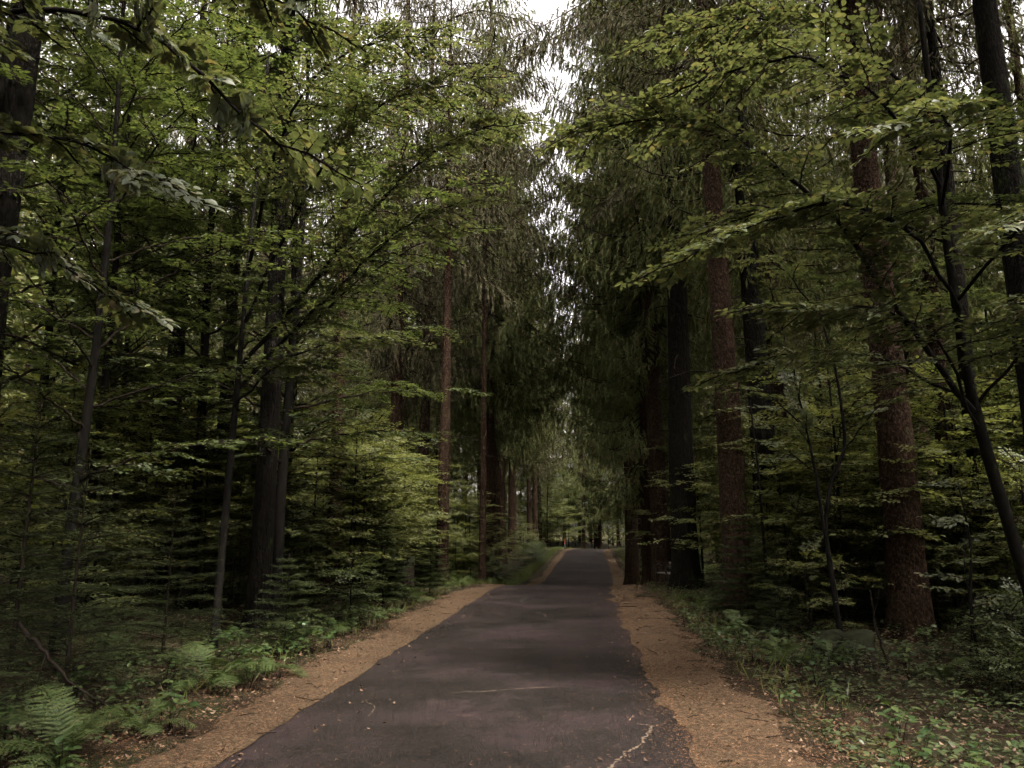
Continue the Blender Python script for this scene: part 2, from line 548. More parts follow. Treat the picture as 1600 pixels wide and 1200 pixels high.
def ribbon(name, pts, w, mat, jit=.006, lift=.005, seed=1):
    r = np.random.default_rng(seed)
    pts = np.array(pts, float)
    t = np.linspace(0, len(pts) - 1, len(pts) * 14)
    P = np.stack([np.interp(t, np.arange(len(pts)), pts[:, k]) for k in (0, 1)], -1)
    P = P + np.cumsum(r.standard_normal(P.shape), 0) * jit * .4 + r.standard_normal(P.shape) * jit
    d = unit(np.gradient(P, axis=0)); nrm = np.stack([-d[:, 1], d[:, 0]], -1)
    ww = w * (.3 + 1.4 * r.random(len(P))) * np.clip(np.minimum(t, t[-1] - t) * 2, .1, 1)
    A, B = P - nrm * ww[:, None] / 2, P + nrm * ww[:, None] / 2
    V = np.concatenate([np.c_[A, road_z(A[:, 0], A[:, 1]) + lift], np.c_[B, road_z(B[:, 0], B[:, 1]) + lift]])
    n = len(P); k = np.arange(n - 1)
    g = Geo()
    g.add(V, np.concatenate([np.stack([k, k + n, k + n + 1], -1), np.stack([k, k + n + 1, k + 1], -1)]))
    return obj(name, g.mesh(name, mat), road)


ribbon('crack', [(.40, 6.93), (.53, 6.85), (.50, 6.62), (.38, 6.25), (.26, 6.0), (.15, 5.75), (.10, 5.5), (.05, 5.2)], .017, M['crack'], .010, seed=3)
ribbon('crack', [(-1.36, 7.95), (-1.0, 8.02), (-.6, 8.2), (-.2, 8.36)], .016, M['crack'], .004, seed=4)
ribbon('crack', [(-1.2, 12.4), (-.8, 12.8), (-.3, 13.0), (.05, 13.2)], .018, M['crack'], .006, seed=5)
ribbon('crack', [(-1.45, 11.0), (-1.0, 11.0), (-.7, 10.95)], .012, M['crack'], .006, seed=6)
ribbon('crack', [(-2.1, 7.6), (-1.9, 7.4), (-1.85, 6.9)], .010, M['crack'], .006, seed=7)
ribbon('tyre_mark', [(-1.30, 17.2), (-1.42, 18.0), (-1.38, 19.0), (-1.25, 19.8)], .07, M['tar'], .004, seed=8)
ribbon('crack', [(-.7, 14.6), (-.75, 15.2), (-.95, 15.6)], .018, M['crack'], .006, seed=9)
ribbon('crack', [(.1, 20.6), (.35, 20.7), (.5, 20.4)], .03, M['crack'], .006, seed=10)

# ------------------------------------------------------------------ beech foliage
def make_spray(r, leaf=.078):
    """flat branch of alternate twigs and leaves along +x, about 1 m"""
    P, D, N, S, seg = [], [], [], [], []
    bend = r.normal(0, .10)
    def axis(t): return np.array([t, bend * t * t, -.10 * t * t + .03 * math.sin(t * 6)])
    seg.append(([axis(t) for t in (0, .35, .7, 1)], .006))
    n = 11
    for i in range(n):
        t = (i + .8) / (n + .3)
        s = 1 if i % 2 else -1
        l = (.46 - .36 * t) * r.uniform(.75, 1.2)
        a = R(r.uniform(42, 60)) * s
        o = axis(t)
        d = np.array([math.cos(a), math.sin(a), r.normal(-.08, .07)])
        seg.append(([o, o + d * l], .003))
        m = max(2, int(l / (leaf * .62)))
        for k in range(m):
            q = (k + .8) / m
            s2 = 1 if k % 2 else -1
            da = a + s2 * R(r.uniform(35, 60)) * (0 if k == m - 1 else 1)
            P.append(o + d * l * q + np.array([0, 0, r.normal(0, .008)]))
            D.append([math.cos(da), math.sin(da), r.normal(-.12, .16)])
            N.append([r.normal(0, .22), r.normal(0, .22), 1])
            S.append(leaf * r.uniform(.65, 1.2))
    P.append(axis(1)); D.append([1, bend, -.1]); N.append([0, 0, 1]); S.append(leaf)
    return np.array(P), np.array(D), np.array(N), np.array(S), seg


SPRAYS = [make_spray(np.random.default_rng(100 + i)) for i in range(9)]


class Beech:
    def __init__(self, r):
        self.r = r
        self.P, self.D, self.N, self.S = [], [], [], []
        self.wood = Geo()
        self.limbs = []

    def spray(self, o, a, sc, leafk=1.0, tilt=.12, twigs=True):
        r = self.r
        P, D, N, S, seg = SPRAYS[r.integers(len(SPRAYS))]
        a = unit(a)
        up = unit(UP + r.normal(0, tilt, 3) + np.array([0, 0, 0]))
        b = unit(np.cross(up, a)); u = np.cross(a, b)
        if r.random() < .5: b = -b
        Rm = np.stack([a, b, u], 0)
        self.P.append(o + sc * (P @ Rm)); self.D.append(D @ Rm); self.N.append(N @ Rm)
        self.S.append(S * leafk)
        if twigs:
            for pts, rad in seg:
                tube(self.wood, o + sc * (np.array(pts) @ Rm), [rad * 1.2] * (len(pts) - 1) + [rad * .5], 3)

    def limb(self, pts, r0, r1=.006, gap=.27, start=.2, s0=.55, s1=1.0, leafk=1.0, twigs=True, tilt=.12, own=False):
        """a limb through pts, with flat sprays to both sides and one at its tip"""
        r = self.r
        pts = np.array(pts, float)
        n = max(8, len(pts) * 4)
        t = np.linspace(0, len(pts) - 1, n)
        C = np.stack([np.interp(t, np.arange(len(pts)), pts[:, k]) for k in range(3)], -1)
        for _ in range(2):
            C[1:-1] = (C[:-2] + 2 * C[1:-1] + C[2:]) / 4
        C[1:-1] += r.normal(0, .012, C[1:-1].shape)
        L = np.linalg.norm(np.diff(C, axis=0), axis=1); cum = np.r_[0, np.cumsum(L)]; tot = cum[-1]
        g = Geo() if own else self.wood
        tube(g, C, np.linspace(r0, r1, n), 6)
        if own: self.limbs.append(g)
        k, s = 0, start * tot
        while s < tot:
            o = np.array([np.interp(s, cum, C[:, j]) for j in range(3)])
            e = np.array([np.interp(min(s + .15, tot), cum, C[:, j]) for j in range(3)])
            e0 = np.array([np.interp(max(s - .15, 0), cum, C[:, j]) for j in range(3)])
            d = unit(e - e0)
            h = unit(np.array([d[0], d[1], d[2] * .35]) + 1e-6)
            a = R(r.uniform(38, 68)) * (1 if k % 2 else -1)
            ca, sa = math.cos(a), math.sin(a)
            ad = np.array([h[0] * ca - h[1] * sa, h[0] * sa + h[1] * ca, h[2] + r.normal(-.05, .08)])
            self.spray(o, ad, r.uniform(s0, s1) * (1 - .35 * s / tot), leafk, tilt, twigs)
            s += gap * r.uniform(.7, 1.3); k += 1
        self.spray(C[-1], np.array([C[-1][0] - C[-3][0], C[-1][1] - C[-3][1], (C[-1][2] - C[-3][2]) * .4]) + 1e-6, r.uniform(s0, s1), leafk, tilt, twigs)

    def leaves(self):
        return (np.concatenate(x) for x in (self.P, self.D, self.N, self.S))


def beech_meshes(seed, h, base, nl, ll, mat, r0, leafk=1.0, gap=.27, twigs=True, lean=.0, name='beech'):
    r = np.random.default_rng(seed)
    B = Beech(r)
    ph = r.uniform(0, 6.28)
    def ctr(z): return np.array([lean * z * .15 + .05 * math.sin(z * .7 + ph) * min(1, z / 2), .05 * math.cos(z * .55 + ph) * min(1, z / 2) - .05 * math.cos(ph) * min(1, z / 2), z])
    zs = np.linspace(-.15, h, 26)
    tr = Geo()
    rad = r0 * np.clip(1 - zs / h, 0, 1) ** .8 + .008
    rad[0] *= 1.5; rad[1] *= 1.25
    tube(tr, [ctr(z) for z in zs], rad, 10, wob=.03, r=r)
    az = r.uniform(0, 6.28)
    for i in range(nl):
        q = (i + r.uniform(0, .8)) / nl
        z = base + (h - base) * q * .97
        az += 2.4 + r.normal(0, .35)
        l = ll * (math.sin(math.pi * min(1, .22 + .78 * q)) * .85 + .18) * r.uniform(.7, 1.2)
        el = R(r.uniform(12, 35) + 25 * q)
        o = ctr(z)
        pts = [o]
        m = 5
        for k in range(m):
            e = el * (1 - 1.0 * k / m)
            aa = az + r.normal(0, .12)
            pts.append(pts[-1] + l / m * np.array([math.cos(aa) * math.cos(e), math.sin(aa) * math.cos(e), math.sin(e)]))
        B.limb(pts, max(.008, r0 * .30 * (1 - q * .6)), .005, gap=gap, start=.22, s0=.45, s1=.95, leafk=leafk, twigs=twigs)
    B.spray(ctr(h), [.5, .3, .5], .6, leafk)
    P, D, N, S = B.leaves()
    g = Geo()
    place_template(g, LEAF4_V, LEAF4_F, P, D, N, S)
    return [('trunk', tr.mesh(name + '_trunk', M['bark_beech'], True), None),
            ('branches', B.wood.mesh(name + '_branches', M['twig']), 'stuff'),
            ('crown', g.mesh(name + '_crown', mat), 'stuff')]


def plant_tree(kindname, parts, x, y, rz, sc, label, cat='tree', group=None, tilt=(0, 0), dz=0.):
    o = empty(kindname, (x, y, float(terrain(x, y)) + dz), rz, sc, label, cat, group, tilt)
    for nm, me, kd in parts:
        obj(nm, me, o, kd)
    return o


# ------------------------------------------------------------------ spruces
def hang_shoots(g, r, C, T, hd, side, l, q, droop, dens, full=2, width=.030):
    # hanging side shoots
    step = .115 / dens * (1 if q < .55 else 1.5)
    nl = max(3, int(l * .82 / step))
    s = np.repeat(np.linspace(.14, 1, nl), 2)
    sg = np.tile([1., -1.], nl)
    O = np.stack([np.interp(s, T, C[:, k]) for k in range(3)], -1)
    ll = (.16 + .30 * np.sin(np.pi * np.clip(s * .9, 0, 1))) * r.uniform(.55, 1.3, len(s)) * (1 - .5 * q)
    hang = (.18 + .55 * np.sin(np.pi * np.clip(s, .05, .9))) * r.uniform(.4, 1.4, len(s)) * (1 - .65 * q) * droop
    ld = unit(side[None] * sg[:, None] * r.uniform(.5, 1, (len(s), 1)) + hd[None] * r.uniform(.2, .8, (len(s), 1)) + r.normal(0, .12, (len(s), 3)))
    nk = 8
    K = (np.arange(nk) + .5) / nk
    W = O[:, None] + ld[:, None] * (ll[:, None] * np.sqrt(K)[None])[..., None] - UP * (hang[:, None] * (K ** 1.3)[None])[..., None]
    tan = unit(ld[:, None] * (ll[:, None] * .5 / np.sqrt(K)[None])[..., None] - UP * (hang[:, None] * (1.3 * K ** .3)[None])[..., None])
    W = W.reshape(-1, 3); tan = tan.reshape(-1, 3)
    bl = np.repeat(.09 + .10 * (ll + hang), nk)
    for sgn in range(full):
        rnd = unit(r.normal(0, 1, W.shape))
        blades(g, W + r.normal(0, .012, W.shape), tan + .28 * rnd, unit(r.normal(0, 1, W.shape)), bl * r.uniform(.7, 1.3, len(W)), width)


def spruce_meshes(seed, h, base, maxl, r0, mat, bark, dead=True, droop=1.0, dens=1.0, full=2, gap=.78):
    r = np.random.default_rng(seed)
    tr, wood, g = Geo(), Geo(), Geo()
    zs = np.concatenate([np.linspace(-.2, 12, 60), np.linspace(12.5, h, 24)])
    rad = r0 * (1 - np.clip(zs, 0, h) / h) ** .85 + .012
    rad = rad * (1 + .35 * np.exp(-np.clip(zs + .2, 0, 9) / .35))
    ph = r.uniform(0, 6, 2)
    bend = lambda z: np.stack([.05 * np.sin(np.asarray(z) * .35 + ph[0]), .05 * np.sin(np.asarray(z) * .3 + ph[1]), np.asarray(z, float)], -1)
    tube(tr, bend(zs), rad, 28, wob=.020, r=r)
    V = tr.v[0]                                        # root flare: buttresses running out at the foot
    an = np.arctan2(V[:, 1], V[:, 0])
    lob = 1 + np.exp(-np.clip(V[:, 2] + .2, 0, 9) / .28) * (.35 * np.clip(np.cos(5 * an + ph[0]), 0, 1) + .25 * np.clip(np.cos(3 * an + ph[1]), 0, 1))
    ridge = 1 + .018 * np.sin(9 * an + 1.7 * np.sin(V[:, 2] * 1.3)) + .012 * np.sin(14 * an + V[:, 2] * 2.1)
    V[:, :2] *= (lob * ridge)[:, None]
    # dead stubs and bare snags below the crown
    if dead:
        for _ in range(26):
            z = r.uniform(2.2, base + 2); a = r.uniform(0, 6.28); l = r.uniform(.15, 1.6) * (1 if r.random() < .6 else .35)
            o = bend(z); d = np.array([math.cos(a), math.sin(a), r.uniform(-.35, .1)])
            pts = [o, o + d * (l * .4 + r0 * .6), o + d * (l * .75 + r0 * .6) + [0, 0, -.10 * l], o + d * (l + r0 * .6) + [r.normal(0, .1) * l, r.normal(0, .1) * l, -.28 * l]]
            tube(wood, pts, [.016, .012, .008, .004], 4)
    z = base
    while z < h - .4:
        q = (z - base) / (h - base)
        nb = 5 if q < .75 else 4
        a0 = r.uniform(0, 6.28)
        for i in range(nb):
            a = a0 + i * 6.28 / nb + r.normal(0, .25)
            prof = (1 - q) ** .6 * (.6 + .4 * min(1, q / .10))
            l = maxl * prof * r.uniform(.75, 1.15) + .25
            e0 = R(r.uniform(-22, -2) + 45 * q ** 1.5)
            o = bend(z + r.uniform(-.15, .15))
            hd = np.array([math.cos(a), math.sin(a), 0])
            T = np.linspace(0, 1, 7)
            drop = math.tan(e0) * T - .22 * np.sin(T * math.pi) * (1 - q) + .12 * T ** 3
            C = o + hd * (l * T)[:, None] + UP * (l * drop)[:, None]
            side = np.array([-hd[1], hd[0], 0])
            C += side * (r.normal(0, .05) * l * T ** 2)[:, None]
            tube(wood, C, np.linspace(.012 + .008 * l, .004, 7), 4)
            hang_shoots(g, r, C, T, hd, side, l, q, droop * r.uniform(.35, 1.45), dens, full)
        z += gap * (1 if q < .6 else .8) * r.uniform(.8, 1.2)
    return [('trunk', tr.mesh('spruce_trunk', bark, True), None),
            ('branches', wood.mesh('spruce_branches', M['twig']), 'stuff'),
            ('crown', g.mesh('spruce_crown', mat), 'stuff')]


SPR_LOW = spruce_meshes(1, 27, 3.8, 3.5, .19, M['spruce'], M['bark_spruce'])
SPR_ROAD = spruce_meshes(4, 30, 7.8, 4.2, .25, M['spruce'], M['bark_spruce'], droop=1.3, dens=1.2, full=3, gap=.66)
SPR_MID = spruce_meshes(2, 31, 7.5, 3.6, .28, M['spruce'], M['bark_spruce'])
SPR_HIGH = spruce_meshes(3, 22, 12.0, 2.5, .31, M['spruce_brown'], M['bark_spruce'], dens=.8)
SPR_TALL = spruce_meshes(6, 32, 9.0, 3.8, .27, M['spruce_brown'], M['bark_spruce'])
SPR_NEAR = spruce_meshes(7, 22, 8.0, 3.1, .28, M['spruce'], M['bark_spruce'], dens=.9)


def with_bark(parts, bark, k=1.0):
    """same tree with another bark and a slimmer stem"""
    me = parts[0][1].copy()
    me.materials[0] = bark
    me.transform(Matrix.Diagonal((k, k, 1, 1)))
    return [(parts[0][0], me, None)] + parts[1:]


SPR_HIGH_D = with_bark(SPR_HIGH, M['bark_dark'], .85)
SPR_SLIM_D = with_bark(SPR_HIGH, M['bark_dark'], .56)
SPR_HIGH_S = with_bark(SPR_HIGH, M['bark_spruce'], .85)
SPR_SLIM = with_bark(SPR_HIGH, M['bark_spruce'], .64)
SPR_THIN = with_bark(SPR_HIGH, M['bark_spruce'], .42)
SPR_MID_S = with_bark(SPR_NEAR, M['bark_spruce'], .82)
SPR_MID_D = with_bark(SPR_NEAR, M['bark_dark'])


def young_spruce(seed, h, wid, nw=.0062):
    r = np.random.default_rng(seed)
    wood, g, tr = Geo(), Geo(), Geo()
    tube(tr, [(0, 0, -.1), (.01, 0, h * .5), (0, .01, h)], [.022 * h / 2, .014 * h / 2, .004], 6)
    P, D, N, Ls = [], [], [], []
    def needles(a, b):
        L = np.linalg.norm(b - a)
        n = max(4, int(L / .0065))
        t = r.random(n)
        ax_ = unit(b - a)
        p = a + (b - a) * t[:, None]
        s = unit(np.cross(ax_, UP) + 1e-6)
        sg = np.where(np.arange(n) % 2 == 0, 1., -1.)[:, None]
        d = unit(ax_ * .75 + s * sg * r.uniform(.4, 1, (n, 1)) + UP * r.uniform(-.1, .7, (n, 1)))
        P.append(p); D.append(d); N.append(np.tile(UP, (n, 1)) + r.normal(0, .3, (n, 3))); Ls.append(.015 + .009 * r.random(n))
    z = .12 * h
    while z < h * .97:
        q = z / h
        nb = 8
        a0 = r.uniform(0, 6.28)
        for i in range(nb):
            a = a0 + i * 6.28 / nb + r.normal(0, .2)
            l = (wid * (1 - q) ** .75 + .06) * r.uniform(.7, 1.1)
            hd = np.array([math.cos(a), math.sin(a), 0]); side = np.array([-hd[1], hd[0], 0])
            T = np.linspace(0, 1, 6)
            C = np.array([0, 0, z]) + hd * (l * T)[:, None] + UP * (l * (.25 * T - .32 * T ** 2 * (1 - q)))[:, None]
            tube(wood, C, np.linspace(.007, .0025, 6), 3)
            for k in range(5): needles(C[k], C[k + 1])
            m = max(2, int(l / .055))
            for k in range(m):
                t = .18 + .8 * k / m
                o = np.array([np.interp(t, T, C[:, j]) for j in range(3)])
                for sg in (-1, 1):
                    b = o + (hd * .75 + side * sg * .8 + UP * r.uniform(-.22, .12)) * (.30 * l * (1 - t) + .05) * r.uniform(.7, 1.2)
                    needles(o, b)
        z += .15 * (h / 2) ** .5 * r.uniform(.8, 1.2)
    blades(g, np.concatenate(P), np.concatenate(D), np.concatenate(N), np.concatenate(Ls) * (nw / .0062) ** .5, nw, one=True)
    return [('trunk', tr.mesh('young_spruce_trunk', M['twig'], True), None), ('branches', wood.mesh('young_spruce_branches', M['twig']), 'stuff'),
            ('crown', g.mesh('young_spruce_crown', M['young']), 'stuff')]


YS_A = young_spruce(11, 2.3, 1.15)
YS_B = young_spruce(12, 1.4, .75, .010)
YS_C = young_spruce(13, 2.3, 1.2, .014)

TREES = []   # (x, y, clearance)


def add_spruce(parts, x, y, sc, label, group=None, rz=None, tilt=(0, 0)):
    TREES.append((x, y))
    return plant_tree('spruce_tree', parts, x, y, rng.uniform(0, 6.28) if rz is None else rz, sc, label, 'tree', group, tilt)


LAND = []     # landmarks (x, y, phrase) by which lesser things are told apart


def mark(x, y, phrase): LAND.append((x, y, phrase))


def beside(x, y, reach=9.0, deep=False):
    """where a thing stands, told by the nearest landmark"""
    best = min(LAND, key=lambda l: (l[0] - x) ** 2 + ((l[1] - y) * .6) ** 2)
    dx, dy = x - best[0], y - best[1]
    # seen from the camera: sideways offset against depth offset
    side = dx - dy * best[0] / max(best[1], 1)
    if abs(side) > abs(dy) * .45:
        rel = 'left of' if side < 0 else 'right of'
        if abs(side) > 3: rel = 'well ' + rel
    else:
        rel = 'in front of' if dy < 0 else 'behind'
        if abs(dy) > 8: rel = 'far ' + rel
    return rel + ' ' + best[2]


NAMED = [
    # right of the road, nearest first
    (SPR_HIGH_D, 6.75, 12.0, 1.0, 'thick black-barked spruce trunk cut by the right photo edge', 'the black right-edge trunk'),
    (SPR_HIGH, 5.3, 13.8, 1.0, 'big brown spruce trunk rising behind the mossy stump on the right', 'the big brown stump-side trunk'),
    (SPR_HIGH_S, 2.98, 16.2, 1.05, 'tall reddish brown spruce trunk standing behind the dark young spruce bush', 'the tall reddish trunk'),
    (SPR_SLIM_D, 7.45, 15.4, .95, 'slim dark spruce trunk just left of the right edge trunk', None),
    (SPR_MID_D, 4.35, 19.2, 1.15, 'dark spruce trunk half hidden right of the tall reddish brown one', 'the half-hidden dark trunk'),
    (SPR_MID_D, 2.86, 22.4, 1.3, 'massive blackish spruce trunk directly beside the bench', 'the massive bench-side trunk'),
    (SPR_MID, 2.40, 25.5, 1.05, 'brown spruce trunk close behind the bench, road side', 'the brown trunk behind the bench'),
    (SPR_LOW, 2.08, 26.6, .8, 'thin dark spruce trunk touching the brown trunk behind the bench', None),
    (SPR_MID_S, 8.6, 19.2, .95, 'brown spruce trunk in the gap between the two right-hand big trunks', 'the brown right-hand gap trunk'),
    (SPR_ROAD, 2.55, 29.6, 1.12, 'spruce trunk between the bench and the dip, crown leaning over the road', None),
    (SPR_ROAD, 1.95, 33, 1.08, 'spruce at the right road edge where the road dips', 'the right dip-edge spruce'),
    (SPR_ROAD, 3.0, 39, 1.05, 'second spruce along the right edge of the dip, drooping over the road', 'the second right dip-edge spruce'),
    (SPR_ROAD, 3.6, 46, 1.05, 'third spruce along the right edge of the dip', 'the third right dip-edge spruce'),
    (SPR_ROAD, 4.2, 55, 1.05, 'fourth spruce along the right edge, far down the road', 'the fourth right-edge spruce'),
    (SPR_ROAD, 4.6, 64, .95, 'fifth spruce along the right edge, close to the road end', None),
    # left of the road
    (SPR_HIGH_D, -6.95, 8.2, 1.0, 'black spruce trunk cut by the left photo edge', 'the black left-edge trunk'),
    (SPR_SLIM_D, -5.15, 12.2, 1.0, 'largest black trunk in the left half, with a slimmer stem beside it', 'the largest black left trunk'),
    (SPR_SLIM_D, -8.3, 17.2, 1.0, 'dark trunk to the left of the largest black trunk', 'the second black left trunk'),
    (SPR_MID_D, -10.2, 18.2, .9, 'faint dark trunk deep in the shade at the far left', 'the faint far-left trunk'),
    (SPR_SLIM, -6.65, 20.4, .95, 'brown trunk to the right of the largest black trunk', 'the shaded brown left trunk'),
    (SPR_SLIM, -4.35, 24.2, .98, 'straight brown spruce trunk rising from bright left undergrowth', 'the straight brown left trunk'),
    (SPR_THIN, -3.5, 27.2, .95, 'thin straight spruce trunk nearest the left road edge', 'the thin straight left trunk'),
    (SPR_TALL, -7.0, 28.5, .95, 'brown spruce with drooping twigs, left one of the pair behind the beech branches', 'the left drooping pair'),
    (SPR_TALL, -6.6, 32.0, .95, 'brown spruce with drooping twigs, right one of the pair behind the beech branches', None),
    (SPR_ROAD, -4.3, 35, 1.12, 'drooping spruce beside the left edge of the dip', 'the left dip-edge spruce'),
    (SPR_ROAD, -4.7, 42, 1.08, 'drooping spruce farther along the left edge of the dip', 'the second left dip-edge spruce'),
    (SPR_ROAD, -5.2, 50, 1.05, 'third drooping spruce along the left edge of the dip', 'the third left dip-edge spruce'),
    (SPR_ROAD, -5.4, 59, 1.05, 'drooping spruce at the left edge near the road end', 'the left road-end spruce'),
    # closing the view behind the bend
    (SPR_LOW, .0, 86, 1.0, 'dark spruce trunk straight ahead behind the end of the road', 'the spruce at the road end'),
    (SPR_LOW, 1.8, 90, 1.05, 'spruce trunk right of the one at the road end', None),
    (SPR_LOW, -2.2, 90, 1.05, 'spruce trunk left of the one at the road end', None),
    (SPR_LOW, -4.5, 82, 1.1, 'broad spruce at the left behind the marker post', 'the spruce behind the marker post'),
    (SPR_LOW, 4.2, 97, 1.1, 'farther spruce closing the view right of the road end', None),
    (SPR_LOW, -.5, 99, 1.05, 'farthest spruce in the line of the road', None),
]
def bough(root, pts, seed, r0=.035, dens=1.0):
    """one long drooping bough of its own on a spruce: branch with its hanging shoots"""
    r = np.random.default_rng(seed)
    pts = np.array(pts, float)
    T = np.linspace(0, 1, len(pts) * 4)
    C = np.stack([np.interp(T * (len(pts) - 1), np.arange(len(pts)), pts[:, k]) for k in range(3)], -1)
    for _ in range(2): C[1:-1] = (C[:-2] + 2 * C[1:-1] + C[2:]) / 4
    hd = unit(C[-1] - C[0]); hd[2] *= .3; hd = unit(hd)
    sv = np.array([-hd[1], hd[0], 0])
    g, w = Geo(), Geo()
    tube(w, C, np.linspace(r0, .006, len(C)), 6)
    hang_shoots(g, r, C, T, hd, sv, float(np.linalg.norm(C[-1] - C[0])), .05, 1.1, dens, 3)
    inv = Matrix.LocRotScale(root.location, root.rotation_euler, root.scale).inverted()
    b = obj('bough', w.mesh('bough', M['twig'], True), root); b.matrix_parent_inverse = inv
    f = obj('hanging_shoots', g.mesh('hanging_shoots', M['spruce_brown']), b, 'stuff')


BOUGHS = {'massive blackish': [[(2.9, 22.4, 17.0), (1.8, 20.5, 16.6), (.6, 19, 15.4), (-.5, 18, 14.1), (-1.3, 17.5, 13.5)],
                               [(2.9, 22.4, 14.8), (1.6, 21, 14.3), (.5, 20.4, 13.3), (-.4, 20, 12.5), (-2.0, 19.5, 11.6)],
                               [(2.9, 22.4, 13.0), (2.2, 21.2, 12.2), (1.4, 20.4, 11.2), (.6, 20, 10.2)],
                               [(2.9, 22.4, 19.0), (1.6, 22, 18.8), (.2, 22, 18.0), (-1.2, 22, 17.2), (-2.2, 22, 16.9)],
                               [(2.9, 22.4, 16.0), (1.6, 22.8, 15.6), (.2, 23.2, 14.8), (-1.0, 23.6, 14.2)],
                               [(2.9, 22.4, 20.4), (1.6, 24, 20.4), (.2, 25, 19.8), (-1.2, 25.6, 19.2), (-2.4, 26, 18.8)]],
          'brown spruce trunk close behind': [[(2.4, 25.5, 15.0), (1.5, 26, 13.6), (0, 27, 12.4), (-1.4, 27.5, 11.8)],
                                              [(2.4, 25.5, 12.5), (1.2, 26, 11.4), (.2, 26.5, 10.4), (-.6, 27, 9.9)]],
          'spruce at the right road edge': [[(1.95, 33, 14.5), (.6, 33, 13.6), (-1, 33, 12.8), (-2.4, 33, 12.4)], [(1.95, 33, 18), (.4, 33, 17.0), (-1.6, 33, 16.2), (-2.8, 33, 16.0)],
                                            [(1.95, 33, 11), (.6, 33, 9.8), (-.6, 33, 8.8), (-1.2, 33, 8.4)],
                                            [(1.95, 33, 16.4), (.2, 33.4, 15.6), (-1.6, 33.8, 14.6), (-3.2, 34, 14.0)], [(1.95, 33, 20.5), (.2, 32.6, 19.6), (-1.6, 32.4, 18.6), (-3.2, 32.2, 18.0)]],
          'drooping spruce beside the left edge': [[(-4.6, 35, 17), (-3, 35, 16.4), (-1.6, 35, 15.4)], [(-4.6, 35, 12.5), (-3, 35, 11.6), (-1.8, 35, 10.6)]],
          'brown spruce with drooping twigs, right': [[(-6.6, 31.5, 19), (-4.6, 31, 18.4), (-3, 31, 17.4), (-1.9, 31, 16.6)], [(-6.6, 31.5, 22.5), (-4.6, 31, 22), (-3, 31, 21), (-1.7, 31, 20.4)]],
          'straight brown spruce trunk': [[(-4.35, 24.2, 15.6), (-3.2, 24, 15.0), (-2.0, 23.6, 14.2), (-.9, 23.4, 13.6)], [(-4.35, 24.2, 17.6), (-3.2, 23.6, 17.2), (-2.0, 23, 16.4), (-.9, 22.6, 15.8)],
                                          [(-4.35, 24.2, 19.4), (-3.2, 23, 18.8), (-2.2, 22.4, 18.0), (-1.0, 22, 17.4)],[(-4.35, 24.2, 13.4), (-3.2, 24, 12.6), (-2.0, 24, 11.6), (-1.2, 24, 11.0)], [(-4.35, 24.2, 10.6), (-3.0, 24, 9.6), (-2.0, 24, 8.7)]]}
for parts, x, y, sc, lb, ph in NAMED:
    root = add_spruce(parts, x, y, sc, lb)
    for key, bs in BOUGHS.items():
        if lb.startswith(key):
            for k, pts in enumerate(bs): bough(root, pts, int(y * 10) + k)
    if ph: mark(x, y, ph)

# unseen spruces added round the camera to block light from the foreground and road
for i, (x, y) in enumerate([(-9.0, 6.3), (-11.2, 7.2), (-10.5, 3.2), (-4.4, -4.6), (2.9, -7.2), (-4.6, -10.0), (3.0, -11), (-4.4, -16), (2.9, -17), (-8.2, 2.6), (-8.8, -3), (7.2, -9), (-8.6, -9)]):
    add_spruce(SPR_ROAD, x, y, 1.0 + .04 * (i % 3), 'unseen spruce added round the camera to shade the foreground', 'unseen spruces added round the camera for shade')

# the wood behind
r_f = np.random.default_rng(5)
cand = []
for yy in np.arange(-14, 108, 5.7):
    for xx in np.arange(-54, 55, 5.5):
        x = xx + r_f.uniform(-2.1, 2.1); y = yy + r_f.uniform(-2.1, 2.1)
        d = float(rdist(x, y))
        if d < 2.6: continue
        if y > 76 and d < 3.5: continue
        ang = math.degrees(math.atan2(x, max(y, .01))) + 5.2
        if y < 3: continue
        if y >= 3 and abs(ang) > 35 and abs(x) > 12: continue
        if y > 30 and d > 22 and (y > 60 or d > 30): continue
        if abs(ang) < 36 and 0 < y < 26 and math.hypot(x, y) < 20 and x > 0: continue
        if 0 < y < 17 and x > -13 and x < 0 and abs(ang) < 37: continue
        if 13 < y < 33 and -11 < x < -2: continue
        tx, ty = x + 5.5, y - 21                       # gap added in the wood to let light reach the left bank
        al, ac = -tx * .85 + ty * .53, tx * .53 + ty * .85
        if 0 < al < 19 and abs(ac) < 6.0: continue
        if any((x - a) ** 2 + (y - b) ** 2 < 2.6 ** 2 for a, b in TREES): continue
        cand.append((x, y))
for x, y in cand:
    k = r_f.random()
    parts = SPR_LOW if k < .35 else SPR_MID if k < .75 else SPR_TALL
    if y < 3: parts = SPR_MID
    sd_ = 'left' if x < cx(y) else 'right'
    far = math.hypot(x, y) > 24
    add_spruce([p for p in parts if not (far and p[0] == 'branches')], x, y, r_f.uniform(.85, 1.12),
               'spruce in the %s background, %s' % (sd_, beside(x, y)) if y > 3 else 'spruce of the wood beside the photographer, %s of the road' % sd_,
               'background spruces in the wood %s of the road' % sd_)

